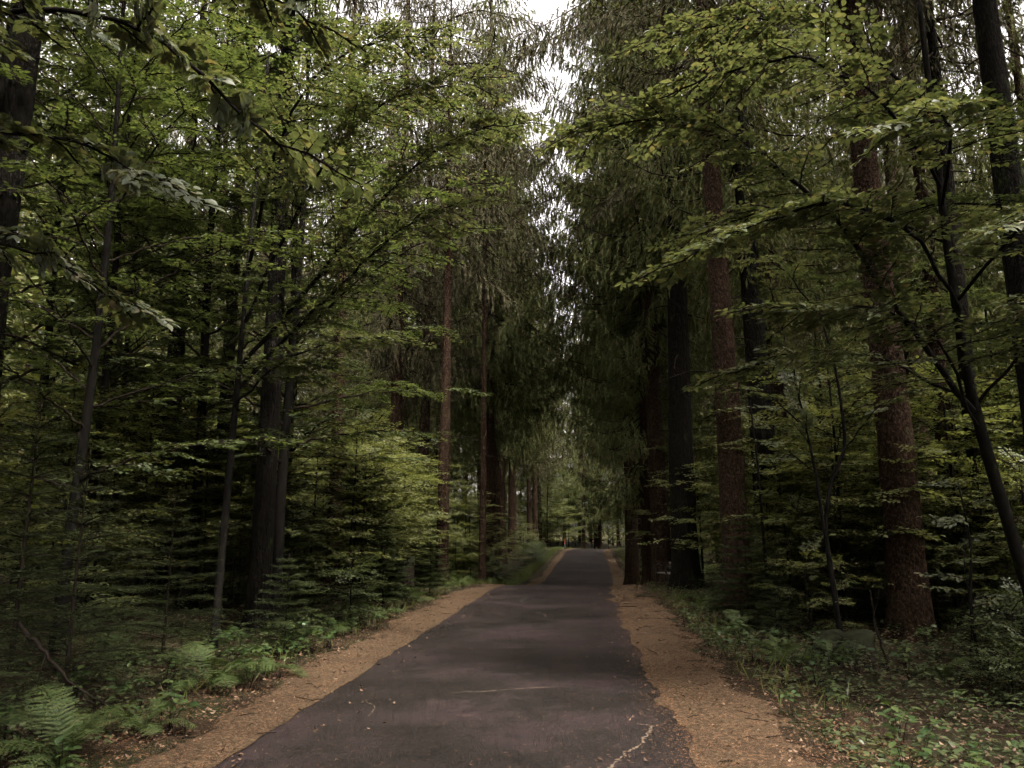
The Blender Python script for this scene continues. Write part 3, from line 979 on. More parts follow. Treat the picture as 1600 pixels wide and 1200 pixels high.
# ------------------------------------------------------------------ understorey beeches
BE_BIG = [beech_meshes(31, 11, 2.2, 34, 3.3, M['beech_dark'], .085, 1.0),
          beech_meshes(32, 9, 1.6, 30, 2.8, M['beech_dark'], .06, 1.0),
          beech_meshes(33, 7, 1.0, 26, 2.3, M['beech'], .045, 1.0)]
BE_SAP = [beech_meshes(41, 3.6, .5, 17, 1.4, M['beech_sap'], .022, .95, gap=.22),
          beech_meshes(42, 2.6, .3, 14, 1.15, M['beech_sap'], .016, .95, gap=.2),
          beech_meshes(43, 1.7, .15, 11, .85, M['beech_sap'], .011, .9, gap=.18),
          beech_meshes(44, 1.0, .06, 8, .55, M['beech_dark'], .008, .85, gap=.16)]

for i, (x, y, k, s, lb) in enumerate([
    (-5.0, 12.6, 0, 1.05, 'slim forked beech stem beside the largest black trunk'),
    (-6.4, 9.3, 1, 1.1, 'leaning slim beech stem among the upper left leaves'),
    (-8.3, 12.5, 0, 1.0, 'leafy beech filling the gap left of the largest black trunk'),
    (-6.3, 16.0, 0, 1.1, 'tall beech behind the largest black trunk, reaching to the right'),
    (-9.5, 15.0, 1, 1.1, 'shaded beech at the far left behind the front leaves'),
    (-9.2, 11.2, 0, 1.15, 'beech filling the upper left corner behind the left-edge trunk'),
    (-7.4, 14.4, 0, 1.2, 'tall beech between the two black left-hand trunks'),
    (-11.0, 14.6, 0, 1.2, 'far-left shaded beech behind the left-edge trunk'),
    (-12.5, 19.5, 0, 1.3, 'beech in the shade left of the faint far-left trunk'),
    (-3.6, 79.0, 0, .9, 'bright beech left of the road end, before the dark spruces'),
    (6.0, 74.0, 0, .8, 'beech right of the road end'),
    (1.2, 88.5, 1, 1.0, 'beech directly behind the end of the road'),
    (-1.6, 84.0, 1, .9, 'lower beech left of the spruce at the road end'),
    (3.8, 104.0, 0, 1.0, 'farthest beech, seen over the road end'),
    (6.4, 17.0, 1, .9, 'airy beech between the two big right-hand trunks'),
    (9.8, 14.5, 1, .9, 'beech by the right photo edge behind the black trunk'),
    (4.6, 24.5, 2, .9, 'beech among the trunks behind the bench'),
    (7.2, 24.0, 0, .8, 'tall beech deep among the right-hand trunks'),
    (10.5, 20.5, 0, .8, 'tall beech in the right background beyond the black trunks'),
    (3.6, 31.0, 2, .75, 'beech overhanging the right edge of the dip'),
]):
    plant_tree('beech_tree', BE_BIG[k], x, y, rng.uniform(0, 6.28), s, lb)

r_s = np.random.default_rng(9)
n_s = 0
SAPS = []
for q in [(3.3, 10.7, 'the mossy stump'), (2.45, 23.6, 'the bench'), (2.75, 14.6, 'the dark spruce bush'), (-4.0, 6.3, 'the shaded young spruce'),
          (-3.75, 5.35, 'the corner fern'), (-3.95, 7.6, 'the upright fern'), (2.35, 9.9, 'the pale fern'), (-4.0, 15.6, 'the bushy left young spruce')]: mark(*q)
for _ in range(5000):
    if n_s >= 190: break
    y = 4 + 66 * r_s.random() ** 1.3
    side = -1 if r_s.random() < .55 else 1
    d = 1.3 + 15 * r_s.random() ** 1.5
    x = cx(y) + side * (HALF + d)
    ang = math.degrees(math.atan2(x, y)) + 5.2
    if abs(ang) > 36: continue
    if any((x - a) ** 2 + (y - b) ** 2 < .45 for a, b in TREES): continue
    if side > 0 and y < 13.5: continue
    if side < 0 and y < 7.5: continue
    if side > 0 and y < 22 and d < 2.2: continue
    if d < 2: k = 3
    elif d < 3: k = r_s.choice([2, 3])
    elif d < 5: k = r_s.choice([1, 2, 2])
    else: k = r_s.choice([0, 1, 1, 2])
    sc = r_s.uniform(.75, 1.15)
    sd_ = 'left' if side < 0 else 'right'
    SAPS.append((k, x, y, sc, sd_))
    n_s += 1
for _ in range(46):                      # taller, airy ones among the right-hand trunks
    y = r_s.uniform(14, 26); x = r_s.uniform(3.2, 3.4 + y * .5)
    if any((x - a) ** 2 + (y - b) ** 2 < .5 for a, b in TREES): continue
    SAPS.append((0, x, y, r_s.uniform(1.0, 1.45), 'right'))
SAPS = [q for q in SAPS if not any(0 < ty - q[2] < 14 and abs(math.atan2(q[1], q[2]) - math.atan2(tx, ty)) < wd / q[2] for tx, ty, wd in [(2.98, 16.2, 1.2), (5.3, 13.8, 1.1), (-5.15, 12.2, 1.1), (-4.35, 24.2, .9), (-3.5, 27.2, .5)])]
for _ in range(30):                      # low ones filling the floor between them
    y = r_s.uniform(12.8, 21); x = r_s.uniform(3.4, 3.6 + y * .42)
    if any((x - a) ** 2 + (y - b) ** 2 < .4 for a, b in TREES): continue
    SAPS.append((int(r_s.choice([1, 2, 2])), x, y, r_s.uniform(.7, 1.0), 'right'))
for _ in range(44):                      # closing the view behind the far bend
    y = r_s.uniform(76, 104); x = r_s.uniform(-14, 12)
    if rdist(x, y) < 1.2: continue
    SAPS.append((0, x, y, r_s.uniform(1.0, 1.6), 'far'))
for sgn, x0, x1, y0, y1, m_ in [(-1, 8, 20, 15, 50, 48), (1, 6, 20, 24, 48, 26), (-1, 3.6, 9.0, 13.5, 31, 62)]:      # the green wall behind the front rows
    for _ in range(m_):
        y = r_s.uniform(y0, y1); x = sgn * r_s.uniform(x0, x1)
        if abs(math.degrees(math.atan2(x, y)) + 5.2) > 36: continue
        if any((x - a) ** 2 + (y - b) ** 2 < .5 for a, b in TREES): continue
        SAPS.append((0, x, y, r_s.uniform(1.1, 1.8) * (1 if x0 > 5 else .7), 'left' if sgn < 0 else 'right'))
# those that stand wholly behind the others are left out
UNSEEN = {0, 1, 3, 5, 7, 10, 11, 12, 13, 16, 17, 18, 19, 20, 21, 28, 33, 34, 36, 37, 40, 41, 42, 43, 44, 45, 46, 47, 48, 52, 56, 57, 58, 60, 63, 65, 66, 68, 70, 72, 75, 76, 78,
          81, 83, 84, 85, 88, 89, 91, 92, 93, 94, 97, 98, 99, 101, 102, 103, 104, 105, 109, 117, 118, 119, 122, 127, 130, 131, 132, 133, 135, 136, 139, 140, 141, 142, 143, 144,
          145, 147, 148, 150, 153, 154, 157, 158, 162, 164, 165, 166, 167, 168, 171, 173, 175, 176, 177, 179, 184, 186, 188, 189, 194, 196, 201, 202, 204, 207, 216, 218, 219,
          221, 226, 227, 228, 232, 235}
SAPS = [q for j, q in enumerate(SAPS) if j not in UNSEEN]
SAPS = [q for q in SAPS if not any(0 < ty - q[2] < 12 and abs(math.atan2(q[1], q[2]) - math.atan2(tx, ty)) < wd / q[2] for tx, ty, wd in [(-4.35, 24.2, 1.35), (-3.5, 27.2, .9), (-5.15, 12.2, 1.5)])]
r_l = np.random.default_rng(33)
for _ in range(26):                      # low ones on the near floor at the right
    y = r_l.uniform(7.2, 13.2); x = r_l.uniform(2.5 + .04 * y, 3.0 + y * .36)
    if .25 < x / y < .45: continue               # the stump and the big trunk behind it stay in view
    SAPS.append((3, x, y, r_l.uniform(.45, .8), 'right'))
SIZE = ['tall airy', 'chest-high', 'waist-high', 'knee-high']
for k, x, y, sc, sd_ in SAPS:
    far = y > 22
    lb = '%s beech sapling %s' % (SIZE[k], beside(x, y)) if sd_ != 'far' else 'beech sapling in the green wall behind the end of the road'
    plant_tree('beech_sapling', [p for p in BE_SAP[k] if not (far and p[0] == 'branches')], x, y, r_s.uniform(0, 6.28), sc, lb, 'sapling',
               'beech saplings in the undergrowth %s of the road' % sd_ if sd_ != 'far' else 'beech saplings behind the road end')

# ------------------------------------------------------------------ near beeches whose single leaves show
LEAFN_V = np.array([[0, 0, 0], [0, .3, -.005], [0, .62, -.02], [0, 1, -.09],
                    [-.17, .14, .02], [-.29, .38, .05], [-.24, .66, .035], [-.10, .87, -.03],
                    [.17, .14, .02], [.29, .38, .05], [.24, .66, .035], [.10, .87, -.03]])
LEAFN_F = np.array([[0, 1, 4], [4, 1, 5], [5, 1, 2], [5, 2, 6], [6, 2, 7], [7, 2, 3], [0, 8, 1], [8, 9, 1], [9, 2, 1], [9, 10, 2], [10, 11, 2], [11, 3, 2]])
cam_m = Matrix.Rotation(R(5.2), 4, 'Z') @ Matrix.Rotation(R(100.7), 4, 'X')
cam_m.translation = Vector((0, 0, 1.6))
cam_i = np.array(cam_m.inverted())


def in_frame(P, mar=1.0):
    q = P @ cam_i[:3, :3].T + cam_i[:3, 3]
    z = -q[:, 2]
    return (z > .3) & (np.abs(q[:, 0]) < z * .6618 * mar) & (np.abs(q[:, 1]) < z * .4963 * mar), z


def leaf_meshes(mat, n=4):
    out = []
    for i in range(n):
        r = np.random.default_rng(60 + i)
        v = LEAFN_V.copy()
        v[:, 2] += r.normal(0, .02, len(v)) + (v[:, 1] ** 2) * r.uniform(-.15, .05)
        g = Geo(); g.add(v, LEAFN_F)
        out.append(g.mesh('beech_leaf', mat, True))
    return out


def near_beech(name, base, seed, trunk, r0, limbs, mat, label, leafk=1.1, nleaf=300, pale=0, kw=None):
    r = np.random.default_rng(seed)
    B = Beech(r)
    root = empty(name, base, 0, 1, label, 'tree')
    b = np.array(base, float)
    tr = Geo()
    T = np.array(trunk, float)
    t = np.linspace(0, len(T) - 1, len(T) * 6)
    C = np.stack([np.interp(t, np.arange(len(T)), T[:, k]) for k in range(3)], -1)
    for _ in range(3): C[1:-1] = (C[:-2] + 2 * C[1:-1] + C[2:]) / 4
    tube(tr, C - b, np.linspace(r0, r0 * .35, len(C)), 12, wob=.03, r=r)
    obj('trunk', tr.mesh('beech_trunk', M['bark_beech'], True), root)
    for L in limbs:
        B.limb(np.array(L[0]) - b, L[1], own=True, leafk=leafk, **(L[2] if len(L) > 2 else {}))
    for g in B.limbs: obj('branch', g.mesh('beech_branch', M['bark_beech'], True), root)
    obj('twigs', B.wood.mesh('beech_twigs', M['twig']), root, 'stuff')
    P, D, N, S = B.leaves()
    ok, z = in_frame(P + b)
    order = np.argsort(np.where(ok, z, 1e6) / S)
    own = order[:min(nleaf, int(ok.sum()))]
    rest = np.setdiff1d(np.arange(len(P)), own)
    g = Geo()
    place_template(g, LEAFN_V, LEAFN_F, P[rest], D[rest], N[rest], S[rest])
    if len(rest): obj('crown', g.mesh('beech_crown', mat, True), root, 'stuff')
    ms, mp = leaf_meshes(mat), leaf_meshes(M['beech_pale'], 2)
    Du = unit(D); Bu = unit(np.cross(Du, N)); Nu = np.cross(Bu, Du)
    for k, i in enumerate(own):
        me = ms[k % 4] if not (pale and r.random() < pale) else mp[k % 2]
        o = obj('leaf', me, root)
        mtx = np.eye(4)
        mtx[:3, 0] = Bu[i] * S[i]; mtx[:3, 1] = Du[i] * S[i]; mtx[:3, 2] = Nu[i] * S[i]; mtx[:3, 3] = P[i]
        o.matrix_local = Matrix(mtx.tolist())
    return root


dense = dict(gap=.125, start=.22, s0=.5, s1=.95)
near_beech('beech_tree', (-4.1, 3.0, float(terrain(-4.1, 3.0))), 71,
           [(-4.1, 3.0, -.1), (-4.05, 3.0, 2.0), (-4.0, 3.05, 3.6), (-3.95, 3.1, 5.2), (-3.9, 3.1, 7.5), (-3.85, 3.1, 10.5)], .06,
           [([(-4.0, 3.05, 3.7), (-3.2, 3.3, 4.25), (-2.4, 3.4, 4.25), (-1.85, 3.4, 3.85), (-1.50, 3.45, 3.50)], .018, dict(gap=.13, start=.3, s0=.28, s1=.5, tilt=.5)),
            ([(-4.0, 3.05, 3.2), (-3.3, 3.5, 3.75), (-2.75, 3.75, 3.72), (-2.45, 3.8, 3.55)], .014, dict(gap=.15, start=.35, s0=.28, s1=.5, tilt=.5)),
            ([(-4.05, 3.0, 2.9), (-3.5, 3.7, 3.25), (-3.05, 4.1, 3.15), (-2.75, 4.2, 2.95)], .012, dict(gap=.16, start=.35, s0=.28, s1=.5, tilt=.5)),
            *[([(-3.9, 3.1, z_), (-3.9 + .33 * math.cos(a_) * l_, 3.1 + .33 * math.sin(a_) * l_, z_ + .5), (-3.9 + .7 * math.cos(a_) * l_, 3.1 + .7 * math.sin(a_) * l_, z_ + .8), (-3.9 + math.cos(a_) * l_, 3.1 + math.sin(a_) * l_, z_ + .7)], .02, dense)
              for z_, a_, l_ in [(6.9, 1.1, 3.6), (7.3, 1.9, 3.4), (7.8, .5, 2.6), (8.2, 1.4, 3.6), (8.6, 2.3, 3.2), (9.0, .9, 2.8), (9.4, 1.7, 3.0), (9.8, 2.8, 2.4), (7.4, .1, 3.4), (7.9, -.3, 3.2), (8.5, .4, 3.8), (9.2, .0, 3.4)]],  # unseen upper limbs, added to shade the young spruces and ferns below
            ([(-3.95, 3.1, 4.4), (-3.0, 3.8, 5.1), (-2.2, 4.1, 5.1), (-1.7, 4.3, 4.8)], .014, dict(gap=.16, start=.35, s0=.3, s1=.55, tilt=.5))],
           M['beech'], 'nearest beech, its large yellow-green leaves hanging in the upper left corner', leafk=.95, pale=.03)

b2 = (5.25, 9.6, float(terrain(5.25, 9.6)))
near_beech('beech_tree', b2, 72,
           [(5.25, 9.6, -.1), (4.75, 9.1, 1.1), (4.3, 8.7, 2.5), (4.1, 8.5, 3.2), (3.9, 8.2, 4.6), (3.8, 8.0, 6.0), (3.7, 7.8, 7.2)], .075,
           [([(4.15, 8.55, 2.85), (3.45, 8.3, 3.75), (2.7, 7.8, 4.75), (1.9, 7.6, 5.4), (.9, 7.6, 5.9), (.1, 7.6, 5.75)], .035, dense),
            ([(4.0, 8.3, 3.9), (3.3, 7.6, 4.6), (2.4, 7.3, 4.75), (1.6, 7.3, 4.5), (1.0, 7.4, 4.2)], .025, dense),
            ([(4.2, 8.6, 2.7), (3.6, 7.9, 3.5), (2.8, 7.5, 3.75), (2.0, 7.4, 3.7)], .02, dense),
            ([(3.85, 8.1, 5.2), (3.0, 7.3, 5.9), (2.2, 7.1, 6.2), (1.4, 7.2, 6.1), (.8, 7.3, 5.9)], .022, dense),
            ([(3.85, 8.1, 5.0), (3.6, 7.2, 5.4), (3.1, 6.5, 5.2), (2.7, 6.2, 4.9)], .02, dense),
            ([(4.0, 8.3, 4.0), (4.2, 7.2, 4.5), (3.9, 6.5, 4.3), (3.5, 6.2, 4.0)], .02, dense),
            ([(4.2, 8.6, 2.9), (4.6, 7.8, 3.6), (4.4, 7.0, 3.7), (4.0, 6.6, 3.5)], .018, dense),
            ([(3.9, 8.2, 4.6), (3.2, 8.6, 5.2), (2.3, 9.0, 5.4), (1.5, 9.2, 5.2)], .02, dense),
            ([(4.15, 8.6, 3.0), (3.3, 9.0, 3.6), (2.5, 9.3, 3.7), (1.9, 9.5, 3.5)], .02, dense),
            ([(3.8, 8.0, 6.0), (3.0, 7.9, 6.9), (2.0, 8.0, 7.3), (1.0, 8.2, 7.2)], .02, dense)],
           M['beech'], 'slim leaning beech at the right whose leafy branches reach over the road', leafk=1.12, pale=.02)

b3 = (7.6, 10.6, float(terrain(7.6, 10.6)))
near_beech('beech_tree', b3, 73,
           [(7.6, 10.6, -.1), (7.5, 10.4, 2.5), (7.3, 10.2, 5.0), (7.2, 10, 8.0)], .07,
           [([(7.5, 10.4, 3.0), (6.6, 9.9, 3.8), (5.6, 9.5, 4.1), (4.7, 9.3, 4.0)], .025, dense),
            ([(7.4, 10.3, 4.0), (6.5, 9.5, 4.9), (5.4, 9.2, 5.4), (4.4, 9.2, 5.5), (3.6, 9.3, 5.3)], .028, dense),
            ([(7.35, 10.2, 4.6), (6.7, 9.2, 5.4), (5.8, 8.4, 5.9), (5.0, 8.0, 5.8)], .025, dense),
            ([(7.3, 10.2, 5.2), (6.2, 9.8, 6.4), (5.0, 9.6, 7.0), (3.8, 9.5, 7.0)], .025, dense),
            ([(7.5, 10.4, 2.6), (6.9, 9.5, 3.0), (6.2, 8.9, 3.1), (5.6, 8.6, 2.95)], .02, dense)],
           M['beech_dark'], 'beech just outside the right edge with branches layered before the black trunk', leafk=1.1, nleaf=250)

b5 = (-5.05, 10.6, float(terrain(-5.05, 10.6)))
near_beech('beech_tree', b5, 75,
           [(-5.05, 10.6, -.1), (-5.0, 10.6, 2.0), (-4.95, 10.6, 3.8), (-4.9, 10.6, 6.0), (-4.8, 10.6, 9.0)], .06,
           [([(-4.95, 10.6, 3.9), (-3.9, 10.4, 5.0), (-3.0, 10.1, 6.0), (-2.3, 9.9, 6.6), (-1.5, 9.7, 7.0), (-.8, 9.6, 7.0)], .035, dense),
            ([(-4.95, 10.6, 3.6), (-4.0, 10.6, 4.6), (-3.2, 10.4, 5.3), (-2.4, 10.2, 5.9), (-1.6, 10.1, 6.1)], .03, dense),
            ([(-4.9, 10.6, 4.6), (-4.0, 10.0, 6.0), (-3.2, 9.6, 7.0), (-2.4, 9.4, 7.4), (-1.4, 9.3, 7.5)], .03, dense),
            ([(-4.9, 10.6, 5.4), (-4.2, 9.6, 6.8), (-3.4, 9.0, 7.6), (-2.6, 8.9, 7.9), (-1.8, 8.9, 7.9)], .028, dense),
            ([(-5.0, 10.6, 3.3), (-4.2, 10.2, 3.9), (-3.4, 10.1, 4.2), (-2.7, 10.2, 4.2)], .022, dense)],
           M['beech'], 'beech with long dark branches rising to the right in the left half', leafk=1.0, nleaf=200)

b4 = (3.75, 12.6, float(terrain(3.75, 12.6)))
near_beech('beech_tree', b4, 74,
           [(3.85, 12.6, -.1), (3.78, 12.6, .9), (3.72, 12.6, 1.6), (3.85, 12.6, 2.3), (4.15, 12.6, 2.9), (4.1, 12.6, 4.0), (3.85, 12.6, 5.4)], .045,
           [([(3.72, 12.6, 1.55), (3.62, 12.55, 2.6), (3.45, 12.5, 3.6), (3.3, 12.5, 4.6), (3.1, 12.4, 5.4)], .028, dict(gap=.22, start=.35, s0=.4, s1=.75)),
            ([(4.15, 12.6, 2.9), (4.6, 12.4, 3.5), (5.0, 12.3, 3.7)], .012, dict(gap=.2, start=.3, s0=.35, s1=.6)),
            ([(3.5, 12.5, 3.2), (2.9, 12.2, 3.7), (2.3, 12.1, 3.8)], .012, dict(gap=.2, start=.3, s0=.35, s1=.6)),
            ([(3.6, 12.5, 2.5), (3.0, 12.0, 2.9), (2.5, 11.8, 2.9)], .010, dict(gap=.2, start=.3, s0=.35, s1=.6)),
            ([(4.05, 12.6, 4.2), (4.6, 12.2, 4.9), (5.2, 12.0, 5.1)], .012, dict(gap=.2, start=.3, s0=.4, s1=.7)),
            ([(3.9, 12.6, 5.0), (3.3, 12.3, 5.8), (2.6, 12.2, 6.0)], .012, dict(gap=.2, start=.3, s0=.4, s1=.7))],
           M['beech'], 'slender Y-forked beech between the two big brown trunks on the right', leafk=1.0, nleaf=150)

# ------------------------------------------------------------------ young spruces
for parts, x, y, s, lb in [
    (YS_A, -4.7, 7.0, 1.0, 'young spruce in deep shade at the left, its fresh tips catching light'),
    (YS_A, -6.0, 8.0, 1.25, 'taller young spruce behind the shaded one at the left'),
    (YS_A, -4.75, 5.3, .85, 'young spruce cut by the left photo edge'),
    (YS_A, -5.0, 9.2, .85, 'low young spruce left of the dark hollow'),
    (YS_B, -3.9, 10.2, .9, 'small dark spruce in the shade behind the ferns'),
    (YS_C, 2.85, 14.4, .85, 'dark young spruce bush at the foot of the reddish brown trunk'),
    (YS_B, 3.35, 14.2, .9, 'smaller spruce right of the dark bush at the trunk foot'),
    (YS_B, 3.0, 13.0, .6, 'lowest spruce tuft before the dark bush at the trunk foot'),
    (YS_C, -4.0, 15.6, .75, 'bushy young spruce by the left road edge, mid distance'),
    (YS_C, -4.6, 17.6, .9, 'young spruce behind the bushy one by the left road edge'),
    (YS_C, -3.8, 19.4, .7, 'pale green young spruce next to the far grass on the left'),
    (YS_C, -5.4, 14.2, .9, 'dark young spruce left of the bushy one, mid distance'),
]:
    plant_tree('young_spruce', parts, x, y, rng.uniform(0, 6.28), s, lb, 'spruce')

# ------------------------------------------------------------------ ferns
def frond_mesh(seed, L=.65):
    r = np.random.default_rng(seed)
    g = Geo()
    def C(t): return np.array([L * (.72 * t + .12 * t * t), 0, L * (1.05 * t - .72 * t * t)])
    tube(g, [C(t) for t in np.linspace(0, 1, 8)], np.linspace(.004, .001, 8), 3)
    n = 19
    for i in range(n):
        t = .14 + .85 * i / (n - 1)
        o = C(t); d = unit(C(min(t + .02, 1.02)) - C(t - .02))
        up = unit(np.cross(d, [0, 1, 0])) * -1
        if up[2] < 0: up = -up
        l = L * .27 * math.sin(math.pi * min(1, .12 + .88 * (1 - t) ** .75)) * r.uniform(.85, 1.1) + .008
        for s in (-1, 1):
            pd = unit(np.array([0, s, 0]) * 1.0 + d * .38 - up * r.uniform(.0, .25))
            m = 7
            K = (np.arange(m) + .3) / m
            pts = o + pd * (l * K)[:, None] - up * (.10 * l * K ** 2)[:, None]
            pl = (.0135 * L / .65) * (1 - K * .75) * (l / (L * .27)) ** .5 + .002
            blades(g, [o], [pd - up * .06], [up + r.normal(0, .1, 3)], l * 1.02, .0105 * L / .65)
            for s2 in (-1, 1):
                bd = unit(d * s2 * 1.0 + pd * .75)
                blades(g, pts - pd * (l / m * .35), np.tile(bd, (m, 1)) + r.normal(0, .12, (m, 3)), np.tile(up, (m, 1)) + r.normal(0, .15, (m, 3)), pl * r.uniform(.8, 1.2, m), l / m * 1.5)
    return g.mesh('frond', M['fern'])


FRONDS = [frond_mesh(80 + i) for i in range(3)]


def fern(x, y, sc, n, label, group=None, seed=0):
    r = np.random.default_rng(900 + seed)
    root = empty('fern', (x, y, float(terrain(x, y)) + .01), 0, sc, label, 'fern', group)
    for i in range(n):
        o = obj('frond', FRONDS[r.integers(3)], root)
        k = r.uniform(.7, 1.15)
        o.rotation_euler = (r.normal(0, .12), R(r.uniform(-28, 22)), i * 6.283 / n + r.normal(0, .2))
        o.scale = (k, k, k)
    return root


near_ferns = [
    (-3.55, 5.35, 1.0, 13, 'large fern filling the bottom left corner'),
    (-3.45, 6.15, .6, 8, 'fern right behind the corner fern, next to the leaf litter'),
    (-3.75, 7.9, 1.05, 10, 'fern with tall upright fronds left of the needle strip'),
    (-3.45, 8.6, .8, 8, 'smaller fern spreading towards the needle strip'),
    (-4.0, 10.6, .8, 8, 'shaded fern by the left verge beyond the upright fern'),
    (-3.8, 12.1, .8, 8, 'fern farther along the left verge before the young spruces'),
    (2.35, 9.9, .8, 9, 'pale fern in front of the mossy stump at the right verge'),
    (2.7, 11.5, .6, 7, 'small fern between the pale fern and the dark spruce bush'),
    (2.95, 10.15, .6, 8, 'low fern hiding the near side of the mossy stump'),
    (2.35, 12.9, .75, 8, 'fern on the right verge just before the dark spruce bush'),
    (3.9, 9.3, .7, 8, 'fern on the open floor right of the mossy stump'),
    (2.3, 16.2, .75, 8, 'fern at the road side of the tall reddish trunk'),
    (2.2, 18.6, .7, 7, 'fern on the right verge between the reddish trunk and the bench'),
]
for i, (x, y, s, n, lb) in enumerate(near_ferns):
    fern(x, y, s, n, lb, None, i)
r_e = np.random.default_rng(14)
for i in range(26):
    y = r_e.uniform(14, 34)
    x = cx(y) - HALF - r_e.uniform(1.0, 2.3)
    fern(x, y, r_e.uniform(.6, 1.0), 7, 'fern in the bright strip along the left road edge', 'ferns along the far left road edge', 50 + i)

# ------------------------------------------------------------------ herbs
def herb_mesh(seed):
    r = np.random.default_rng(seed)
    g = Geo()
    for s in range(r.integers(3, 6)):
        a = r.uniform(0, 6.28); h = r.uniform(.10, .30); lean = r.uniform(.02, .14)
        top = np.array([math.cos(a) * lean, math.sin(a) * lean, h])
        tube(g, [(0, 0, -.02), top * .5 + [0, 0, .03], top], [.003, .0025, .0015], 3, 1)
        n = r.integers(3, 6)
        P = np.tile(top, (n, 1)) - np.c_[np.zeros((n, 2)), r.uniform(0, .06, n)]
        b = r.uniform(0, 6.28) + np.arange(n) * 6.28 / n
        D = np.c_[np.cos(b), np.sin(b), r.normal(-.05, .2, n)]
        place_template(g, LEAFN_V, LEAFN_F, P, D, np.tile(UP, (n, 1)) + r.normal(0, .2, (n, 3)), r.uniform(.05, .11, n))
    return g.mesh('herb', [M['herb'], M['twig']], True)


HERBS = [herb_mesh(300 + i) for i in range(6)]
r_h = np.random.default_rng(15)
for i in range(230):
    side = -1 if i % 5 < 2 else 1
    y = r_h.uniform(4.2, 15) if side > 0 else r_h.uniform(5, 13)
    d = (.75 + 4.8 * r_h.random() ** 1.4) if side > 0 else (.7 + 2.0 * r_h.random())
    x = float(cx(y)) + side * (HALF + d)
    sd_ = 'left' if side < 0 else 'right'
    o = obj('herb_plant', HERBS[r_h.integers(6)])
    o.location = (x, y, float(terrain(x, y)))
    o.rotation_euler = (0, 0, r_h.uniform(0, 6.28))
    k = r_h.uniform(.7, 1.25); o.scale = (k, k, k)
    tag(o, 'low broad-leaved green plant ' + beside(x, y), 'plant', 'low broad-leaved plants %s of the road' % sd_)

# ------------------------------------------------------------------ the far wood that reads as one mass
r_d = np.random.default_rng(17)
n = 110000
side = r_d.choice([-1, 1, 0], n, p=[.5, .3, .2])
y = np.where(side == 0, r_d.uniform(104, 126, n), r_d.uniform(16, 118, n))
x = np.where(side == 0, r_d.uniform(-36, 36, n), side * (np.where(y > 55, 24, 32 if True else 0) + 12 * r_d.random(n)))
z = terrain(x, y) + 30 * r_d.random(n) ** 1.2
g = Geo()
blades(g, np.c_[x, y, z], np.c_[r_d.normal(0, .6, (n, 2)), r_d.normal(-.4, .5, n)], r_d.normal(0, 1, (n, 3)), r_d.uniform(.5, 1.1, n), r_d.uniform(.22, .5, n))
for sx, m_, x0, x1, y0, y1, zt in [(-1, 26000, 17, 31, 16, 48, 13), (1, 20000, 17, 31, 20, 48, 12)]:
    x = sx * r_d.uniform(x0, x1, m_); y = r_d.uniform(y0, y1, m_)
    z = terrain(x, y) + zt * r_d.random(m_) ** 1.3
    blades(g, np.c_[x, y, z], np.c_[r_d.normal(0, .8, (m_, 2)), r_d.normal(-.2, .3, m_)], np.c_[r_d.normal(0, .5, (m_, 2)), np.ones(m_)], r_d.uniform(.25, .6, m_), r_d.uniform(.14, .32, m_))
o = obj('distant_wood', g.mesh('distant_wood', M['spruce']), kind='stuff')
tag(o, 'far-off wood showing as a dark green mass between the trunks', 'wood')

# ------------------------------------------------------------------ ground cover, grass, litter
r_g = np.random.default_rng(16)
def scatter(n, y0, y1, d0, d1, py=1.6, pd=1.3, sides=(-1, 1)):
    y = y0 + (y1 - y0) * r_g.random(n) ** py
    d = d0 + (d1 - d0) * r_g.random(n) ** pd
    s = r_g.choice(sides, n)
    x = cx(y) + s * (HALF + d)
    return x, y, d


g = Geo()
x, y, d = scatter(140000, 4, 45, .95, 15, 1.5, 1.25)
keep = np.sin(x * 2.3 + 1.1 * np.sin(y * 1.7)) + np.sin(y * 2.9 + x) + r_g.normal(0, .9, len(x)) > -.6
x, y = x[keep], y[keep]
n = len(x)
hgt = r_g.random(n) ** 1.5 * (.10 + .22 * sstep(1, 4, rdist(x, y)))
a = r_g.uniform(0, 6.28, n)
place_template(g, LEAF4_V, LEAF4_F, np.c_[x, y, terrain(x, y) + .01 + hgt], np.c_[np.cos(a), np.sin(a), r_g.normal(0, .2, n)],
               np.c_[r_g.normal(0, .25, (n, 2)), np.ones(n)], r_g.uniform(.03, .075, n))
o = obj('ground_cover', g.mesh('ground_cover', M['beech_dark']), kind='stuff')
tag(o, 'low seedlings and small leaves covering the forest floor', 'ground cover')

g = Geo()
xs_, ys_ = [], []
for (n, y0, y1, d0, d1, sides) in [(9000, 22, 76, .75, 1.6, (-1,)), (2500, 26, 76, .8, 1.5, (1,)), (800, 7, 22, .85, 1.6, (-1, 1)), (2500, 74, 84, -3.0, 6, (-1,))]:
    x, y, d = scatter(n, y0, y1, d0, d1, 1.0, 1.0, sides)
    xs_.append(x); ys_.append(y)
x, y = np.concatenate(xs_), np.concatenate(ys_)
k = (rdist(x, y) > .2)
x, y = x[k], y[k]
n = len(x)
blades(g, np.c_[x, y, terrain(x, y) - .01], np.c_[r_g.normal(0, .45, (n, 2)), np.ones(n)], np.c_[r_g.normal(0, 1, (n, 2)), np.zeros(n)], r_g.uniform(.10, .32, n), r_g.uniform(.006, .014, n))
o = obj('grass', g.mesh('grass', M['grass']), kind='stuff')
tag(o, 'yellow-green grass fringe along the far road edges', 'grass')

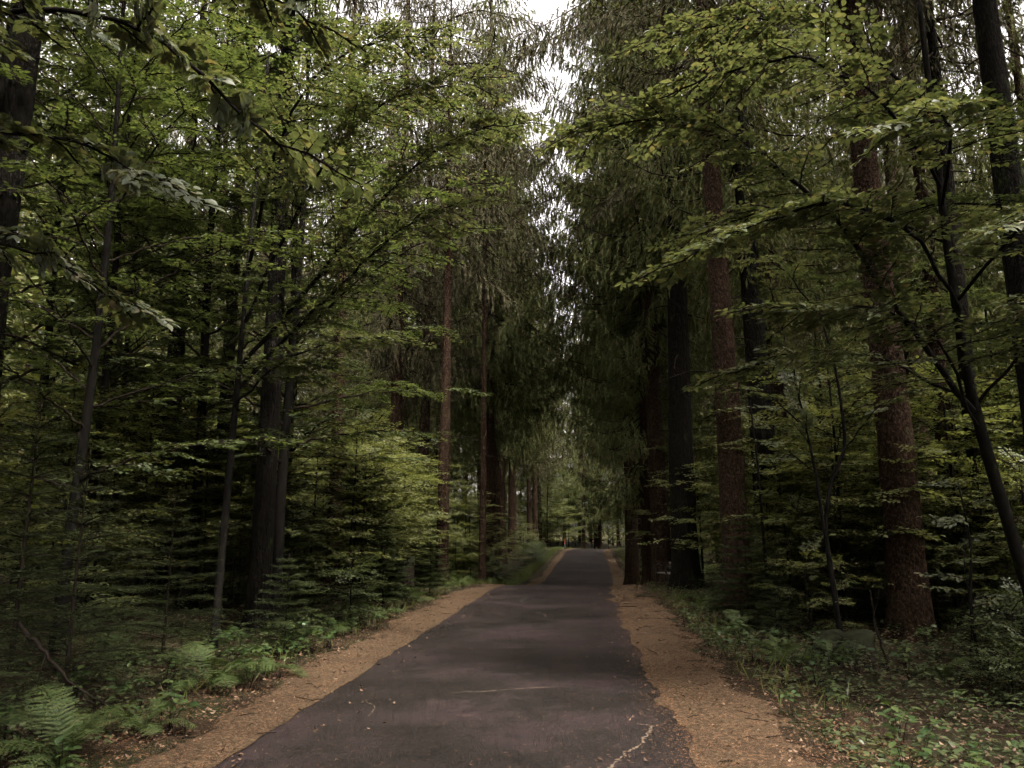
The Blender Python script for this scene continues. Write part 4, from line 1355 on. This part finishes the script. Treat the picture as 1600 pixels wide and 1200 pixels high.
g = Geo()
x, y, d = scatter(16000, 3.5, 30, .5, 4.0, 1.7, 1.0)
x2, y2, d2 = scatter(700, 4.5, 24, -1.0, .5, 1.5, .45)
x = np.r_[x, x2]; y = np.r_[y, y2]
n = len(x)
zz = np.where(rdist(x, y) < 0, road_z(x, y) + .012, np.maximum(terrain(x, y), zroad(y)) + .025)
a = r_g.uniform(0, 6.28, n)
tv = LEAF4_V.copy(); tv[:, 2] *= 3.0
place_template(g, tv, LEAF4_F, np.c_[x, y, zz], np.c_[np.cos(a), np.sin(a), r_g.normal(.05, .18, n)], np.c_[r_g.normal(0, .35, (n, 2)), r_g.choice([-1, 1], n)], r_g.uniform(.02, .05, n))
o = obj('leaf_litter', g.mesh('leaf_litter', M['litter']), kind='stuff')
tag(o, 'dry brown fallen leaves scattered along both verges', 'leaf litter')

g = Geo()
x, y, d = scatter(900, 4, 26, .0, 3.0, 1.6, .9)
for i in range(len(x)):
    a = r_g.uniform(0, 6.28); l = r_g.uniform(.04, .22) * (1 if i % 9 else 2.2)
    p = np.array([x[i], y[i], max(float(terrain(x[i], y[i])), float(zroad(y[i]))) + .028])
    e = p + [math.cos(a) * l, math.sin(a) * l, r_g.normal(.0, .01)]
    tube(g, [p, (p + e) / 2 + r_g.normal(0, .006, 3), e], [.004, .0035, .002], 4)
o = obj('twig_litter', g.mesh('twig_litter', M['twig']), kind='stuff')
tag(o, 'small dead twigs strewn over both verges', 'twigs')

g = Geo()
x, y, d = scatter(60000, 4, 20, -.10, 1.5, 1.8, 1.0)
k = ~((x < cx(y)) & (rdist(x, y) < -.03)); x, y = x[k], y[k]
x2, y2, d2 = scatter(5000, 4, 20, -.55, -.05, 1.6, .35, (1,))
x3, y3, d3 = scatter(5200, 4, 22, -1.7, 0, 1.4, .8)
x, y = np.r_[x, x2, x3], np.r_[y, y2, y3]
n = len(x)
zz = np.where(rdist(x, y) < 0, road_z(x, y) + .011, np.maximum(terrain(x, y), zroad(y)) + .03) + r_g.random(n) * .008
a = r_g.uniform(0, 6.28, n)
blades(g, np.c_[x, y, zz], np.c_[np.cos(a), np.sin(a), r_g.normal(0, .15, n)], np.c_[r_g.normal(0, .4, (n, 2)), np.ones(n)], r_g.uniform(.014, .034, n), .0032, one=True)
o = obj('needle_litter', g.mesh('needle_litter', M['needle']), kind='stuff')
tag(o, 'loose orange brown conifer needles lying on verges and road', 'needles')

# ------------------------------------------------------------------ mossy stump, sticks, bench, post
def stump(x, y, rad, h, label, seed, rz=0.):
    r = np.random.default_rng(seed)
    root = empty('tree_stump', (x, y, float(terrain(x, y))), rz, 1, label, 'stump')
    na, nz_ = 40, 12
    A = np.linspace(0, 2 * np.pi, na, endpoint=False)
    roots = sum(.5 * np.exp(-((np.angle(np.exp(1j * (A - q)))) / .25) ** 2) * s for q, s in zip(r.uniform(0, 6.28, 5), r.uniform(.6, 1.5, 5)))
    body = Geo()
    rough = r.normal(0, .03, na)
    V = []
    for i in range(nz_):
        t = i / (nz_ - 1)
        rr = rad * (.95 + .25 * np.exp(-t * 5) + roots * np.exp(-t * 4) * 1.1 + rough + r.normal(0, .012, na))
        top = h * (1 + .18 * np.sin(A * 1 + 1) + .10 * np.sin(3 * A + 2) + r.normal(0, .03, na) * t)
        V.append(np.c_[np.cos(A) * rr, np.sin(A) * rr, -.08 + (top + .08) * t])
    # sunken broken top
    for k, (f_, dz) in enumerate([(.72, -.04), (.35, -.16), (.02, -.20)]):
        V.append(np.c_[np.cos(A) * rr * f_, np.sin(A) * rr * f_, top + dz * (h / .4) + r.normal(0, .015, na)])
    V = np.array(V)
    n = len(V); i, j = np.meshgrid(np.arange(n - 1), np.arange(na), indexing='ij'); j2 = (j + 1) % na
    q0, q1, q2, q3 = i * na + j, i * na + j2, (i + 1) * na + j2, (i + 1) * na + j
    body.add(V.reshape(-1, 3), np.concatenate([np.stack([q0, q1, q2], -1).reshape(-1, 3), np.stack([q0, q2, q3], -1).reshape(-1, 3)]))
    obj('stump_wood', body.mesh('stump_wood', M['rot'], True), root)
    # moss cushion over the rim
    g = Geo(); W = []
    for t, f_, dz in [(0, 1.03, -.07), (.2, 1.05, -.02), (.5, .98, .02), (.7, .8, .03), (.85, .5, .015), (1, .02, -.01)]:
        W.append(np.c_[np.cos(A) * rr * f_, np.sin(A) * rr * f_, top + dz + r.normal(0, .014, na) - .07 * (np.sin(A * 3 + 1) > .2) * (t == 0)])
    W = np.array(W); n = len(W); i, j = np.meshgrid(np.arange(n - 1), np.arange(na), indexing='ij'); j2 = (j + 1) % na
    q0, q1, q2, q3 = i * na + j, i * na + j2, (i + 1) * na + j2, (i + 1) * na + j
    g.add(W.reshape(-1, 3), np.concatenate([np.stack([q0, q1, q2], -1).reshape(-1, 3), np.stack([q0, q2, q3], -1).reshape(-1, 3)]))
    o = obj('moss', g.mesh('moss', M['moss'], True), root); o['label'] = 'green moss cushion on the rim'
    return root


stump(3.3, 10.7, .36, .34, 'old rotten tree stump with green moss on top, right of the pale fern', 501)
stump(-4.3, 18.4, .32, .75, 'dark old stump half buried in the left undergrowth', 502)


def stick(pts, r0, label, side=None, seed=1):
    r = np.random.default_rng(seed)
    pts = np.array(pts, float)
    base = pts[0].copy()
    root = empty('fallen_branch', base, 0, 1, label, 'branch')
    g = Geo(); t = np.linspace(0, len(pts) - 1, 14)
    C = np.stack([np.interp(t, np.arange(len(pts)), pts[:, k]) for k in range(3)], -1) - base + r.normal(0, r0 * .5, (14, 3))
    tube(g, C, np.linspace(r0, r0 * .4, 14), 6)
    obj('wood', g.mesh('branch_wood', M['twig'], True), root)
    for k in (5, 9):
        g = Geo()
        e = C[k] + (C[k + 1] - C[k]) * 3 + r.normal(0, .12, 3)
        tube(g, [C[k], (C[k] + e) / 2 + r.normal(0, .02, 3), e], [r0 * .5, r0 * .35, r0 * .2], 4)
        obj('side_twig', g.mesh('side_twig', M['twig']), root)
    return root


def T3(x, y, dz): return (x, y, float(terrain(x, y)) + dz)


stick([T3(-4.9, 6.6, .75), T3(-4.5, 6.5, .45), T3(-4.1, 6.5, .12)], .022, 'dead stick leaning in the shade above the corner fern', seed=4)
stick([T3(-3.55, 15.0, .03), T3(-3.75, 16.6, .10), T3(-3.9, 17.8, .55)], .02, 'thin dead branch lying on the left verge by the bright ferns', seed=5)
stick([T3(3.75, 10.5, .02), T3(3.65, 10.5, .45), T3(3.62, 10.55, .95)], .016, 'bare upright twig at the right side of the mossy stump', seed=6)
stick([T3(2.0, 8.6, .04), T3(2.35, 8.7, .05), T3(2.6, 8.8, .03)], .018, 'short dark stick on the needles below the pale fern', seed=7)

# bare thin stems on the right
for i, (p, r0, lb) in enumerate([
    ([(4.7, 10.2), (4.66, 10.2), (4.75, 10.2), (4.72, 10.3)], .022, 'thin bare sapling stem standing before the right-hand trunks'),
    ([(3.35, 14.9), (3.3, 14.9), (3.28, 14.9), (3.22, 15.0)], .035, 'dark sapling stem right of the reddish brown trunk'),
    ([(4.95, 11.0), (5.05, 11.0), (5.0, 11.0), (5.1, 11.0)], .016, 'thinner bare sapling stem beside the leaning beech'),
]):
    z0 = float(terrain(*p[0])); H = (2.3, 4.2, 1.8)[i]
    root = empty('beech_sapling', (*p[0], z0), 0, 1, lb, 'sapling')
    g = Geo()
    C = np.array([[a - p[0][0], b - p[0][1], -.05 + H * k / 3] for k, (a, b) in enumerate(p)])
    tube(g, np.stack([np.interp(np.linspace(0, 3, 12), np.arange(4), C[:, k]) for k in range(3)], -1), np.linspace(r0, r0 * .4, 12), 7)
    obj('trunk', g.mesh('sapling_trunk', M['bark_beech'], True), root)
    B = Beech(np.random.default_rng(600 + i))
    for k in range(7):
        z = H * (.35 + .1 * k); a = k * 2.4
        o = np.array([np.interp(z, C[:, 2], C[:, j]) for j in range(3)])
        B.spray(o, [math.cos(a), math.sin(a), .25], .55)
    obj('branches', B.wood.mesh('sapling_branches', M['twig']), root, 'stuff')
    g = Geo(); place_template(g, LEAF4_V, LEAF4_F, *B.leaves())
    obj('crown', g.mesh('sapling_crown', M['beech']), root, 'stuff')

# bench with curled iron ends
bx, by = 2.45, 23.6
bench = empty('bench', (bx, by, float(terrain(bx, by))), R(-68), 1, 'small bench with curled dark iron ends beside the massive trunk', 'bench')
for s in (-.33, .33):
    g = Geo()
    t = np.linspace(0, 1, 26)
    # curled end frame in the local y-z plane
    loop = np.c_[np.full(26, s), -.16 + .14 * np.cos(t * 5.6 + .6) * (1 - .25 * t), .47 + .14 * np.sin(t * 5.6 + .6) * (1 - .25 * t)]
    tube(g, loop, .017, 6)
    loop2 = np.c_[np.full(26, s), .14 + .10 * np.cos(-t * 5.0 + 2.6), .30 + .10 * np.sin(-t * 5.0 + 2.6)]
    tube(g, loop2, .016, 6)
    tube(g, [(s, -.24, .0), (s, -.19, .18), (s, -.22, .36), (s, -.27, .5)], .019, 6)
    tube(g, [(s, .22, .0), (s, .17, .15), (s, .20, .32), (s, .25, .52), (s, .30, .68)], .019, 6)
    tube(g, [(s, -.20, .34), (s, 0, .32), (s, .20, .33)], .016, 6)
    obj('end_frame', g.mesh('bench_end_frame', M['iron'], True), bench)


def box(g, c, s):
    c, s = np.array(c, float), np.array(s, float) / 2
    v = np.array([[i, j, k] for i in (-1, 1) for j in (-1, 1) for k in (-1, 1)]) * s + c
    g.add(v, [[0, 1, 3], [0, 3, 2], [4, 6, 7], [4, 7, 5], [0, 4, 5], [0, 5, 1], [2, 3, 7], [2, 7, 6], [0, 2, 6], [0, 6, 4], [1, 5, 7], [1, 7, 3]])


for k in range(4):
    g = Geo(); box(g, (0, -.17 + .11 * k, .365), (.86, .085, .032)); obj('seat_slat', g.mesh('seat_slat', M['plank']), bench)
for k in range(2):
    g = Geo(); box(g, (0, .235 + .03 * k, .52 + .11 * k), (.86, .03, .085)); obj('back_slat', g.mesh('back_slat', M['plank']), bench)

# marker post at the far bend
px, py = -1.75, 73.0
post = empty('marker_post', (px, py, float(terrain(px, py))), 0, 1, 'small marker post with reddish top at the far end of the road', 'post')
g = Geo(); tube(g, [(0, 0, -.1), (0, 0, .5)], [.06, .055], 8); obj('shaft', g.mesh('post_shaft', M['iron'], True), post)
g = Geo(); tube(g, [(0, 0, .5), (0, 0, .9), (0, 0, .95)], [.06, .06, .02], 8); obj('cap', g.mesh('post_cap', M['red'], True), post)
print('trees', len(TREES), 'saplings', n_s, 'tris', sum(len(m.polygons) for m in bpy.data.meshes), 'objects', len(bpy.data.objects))
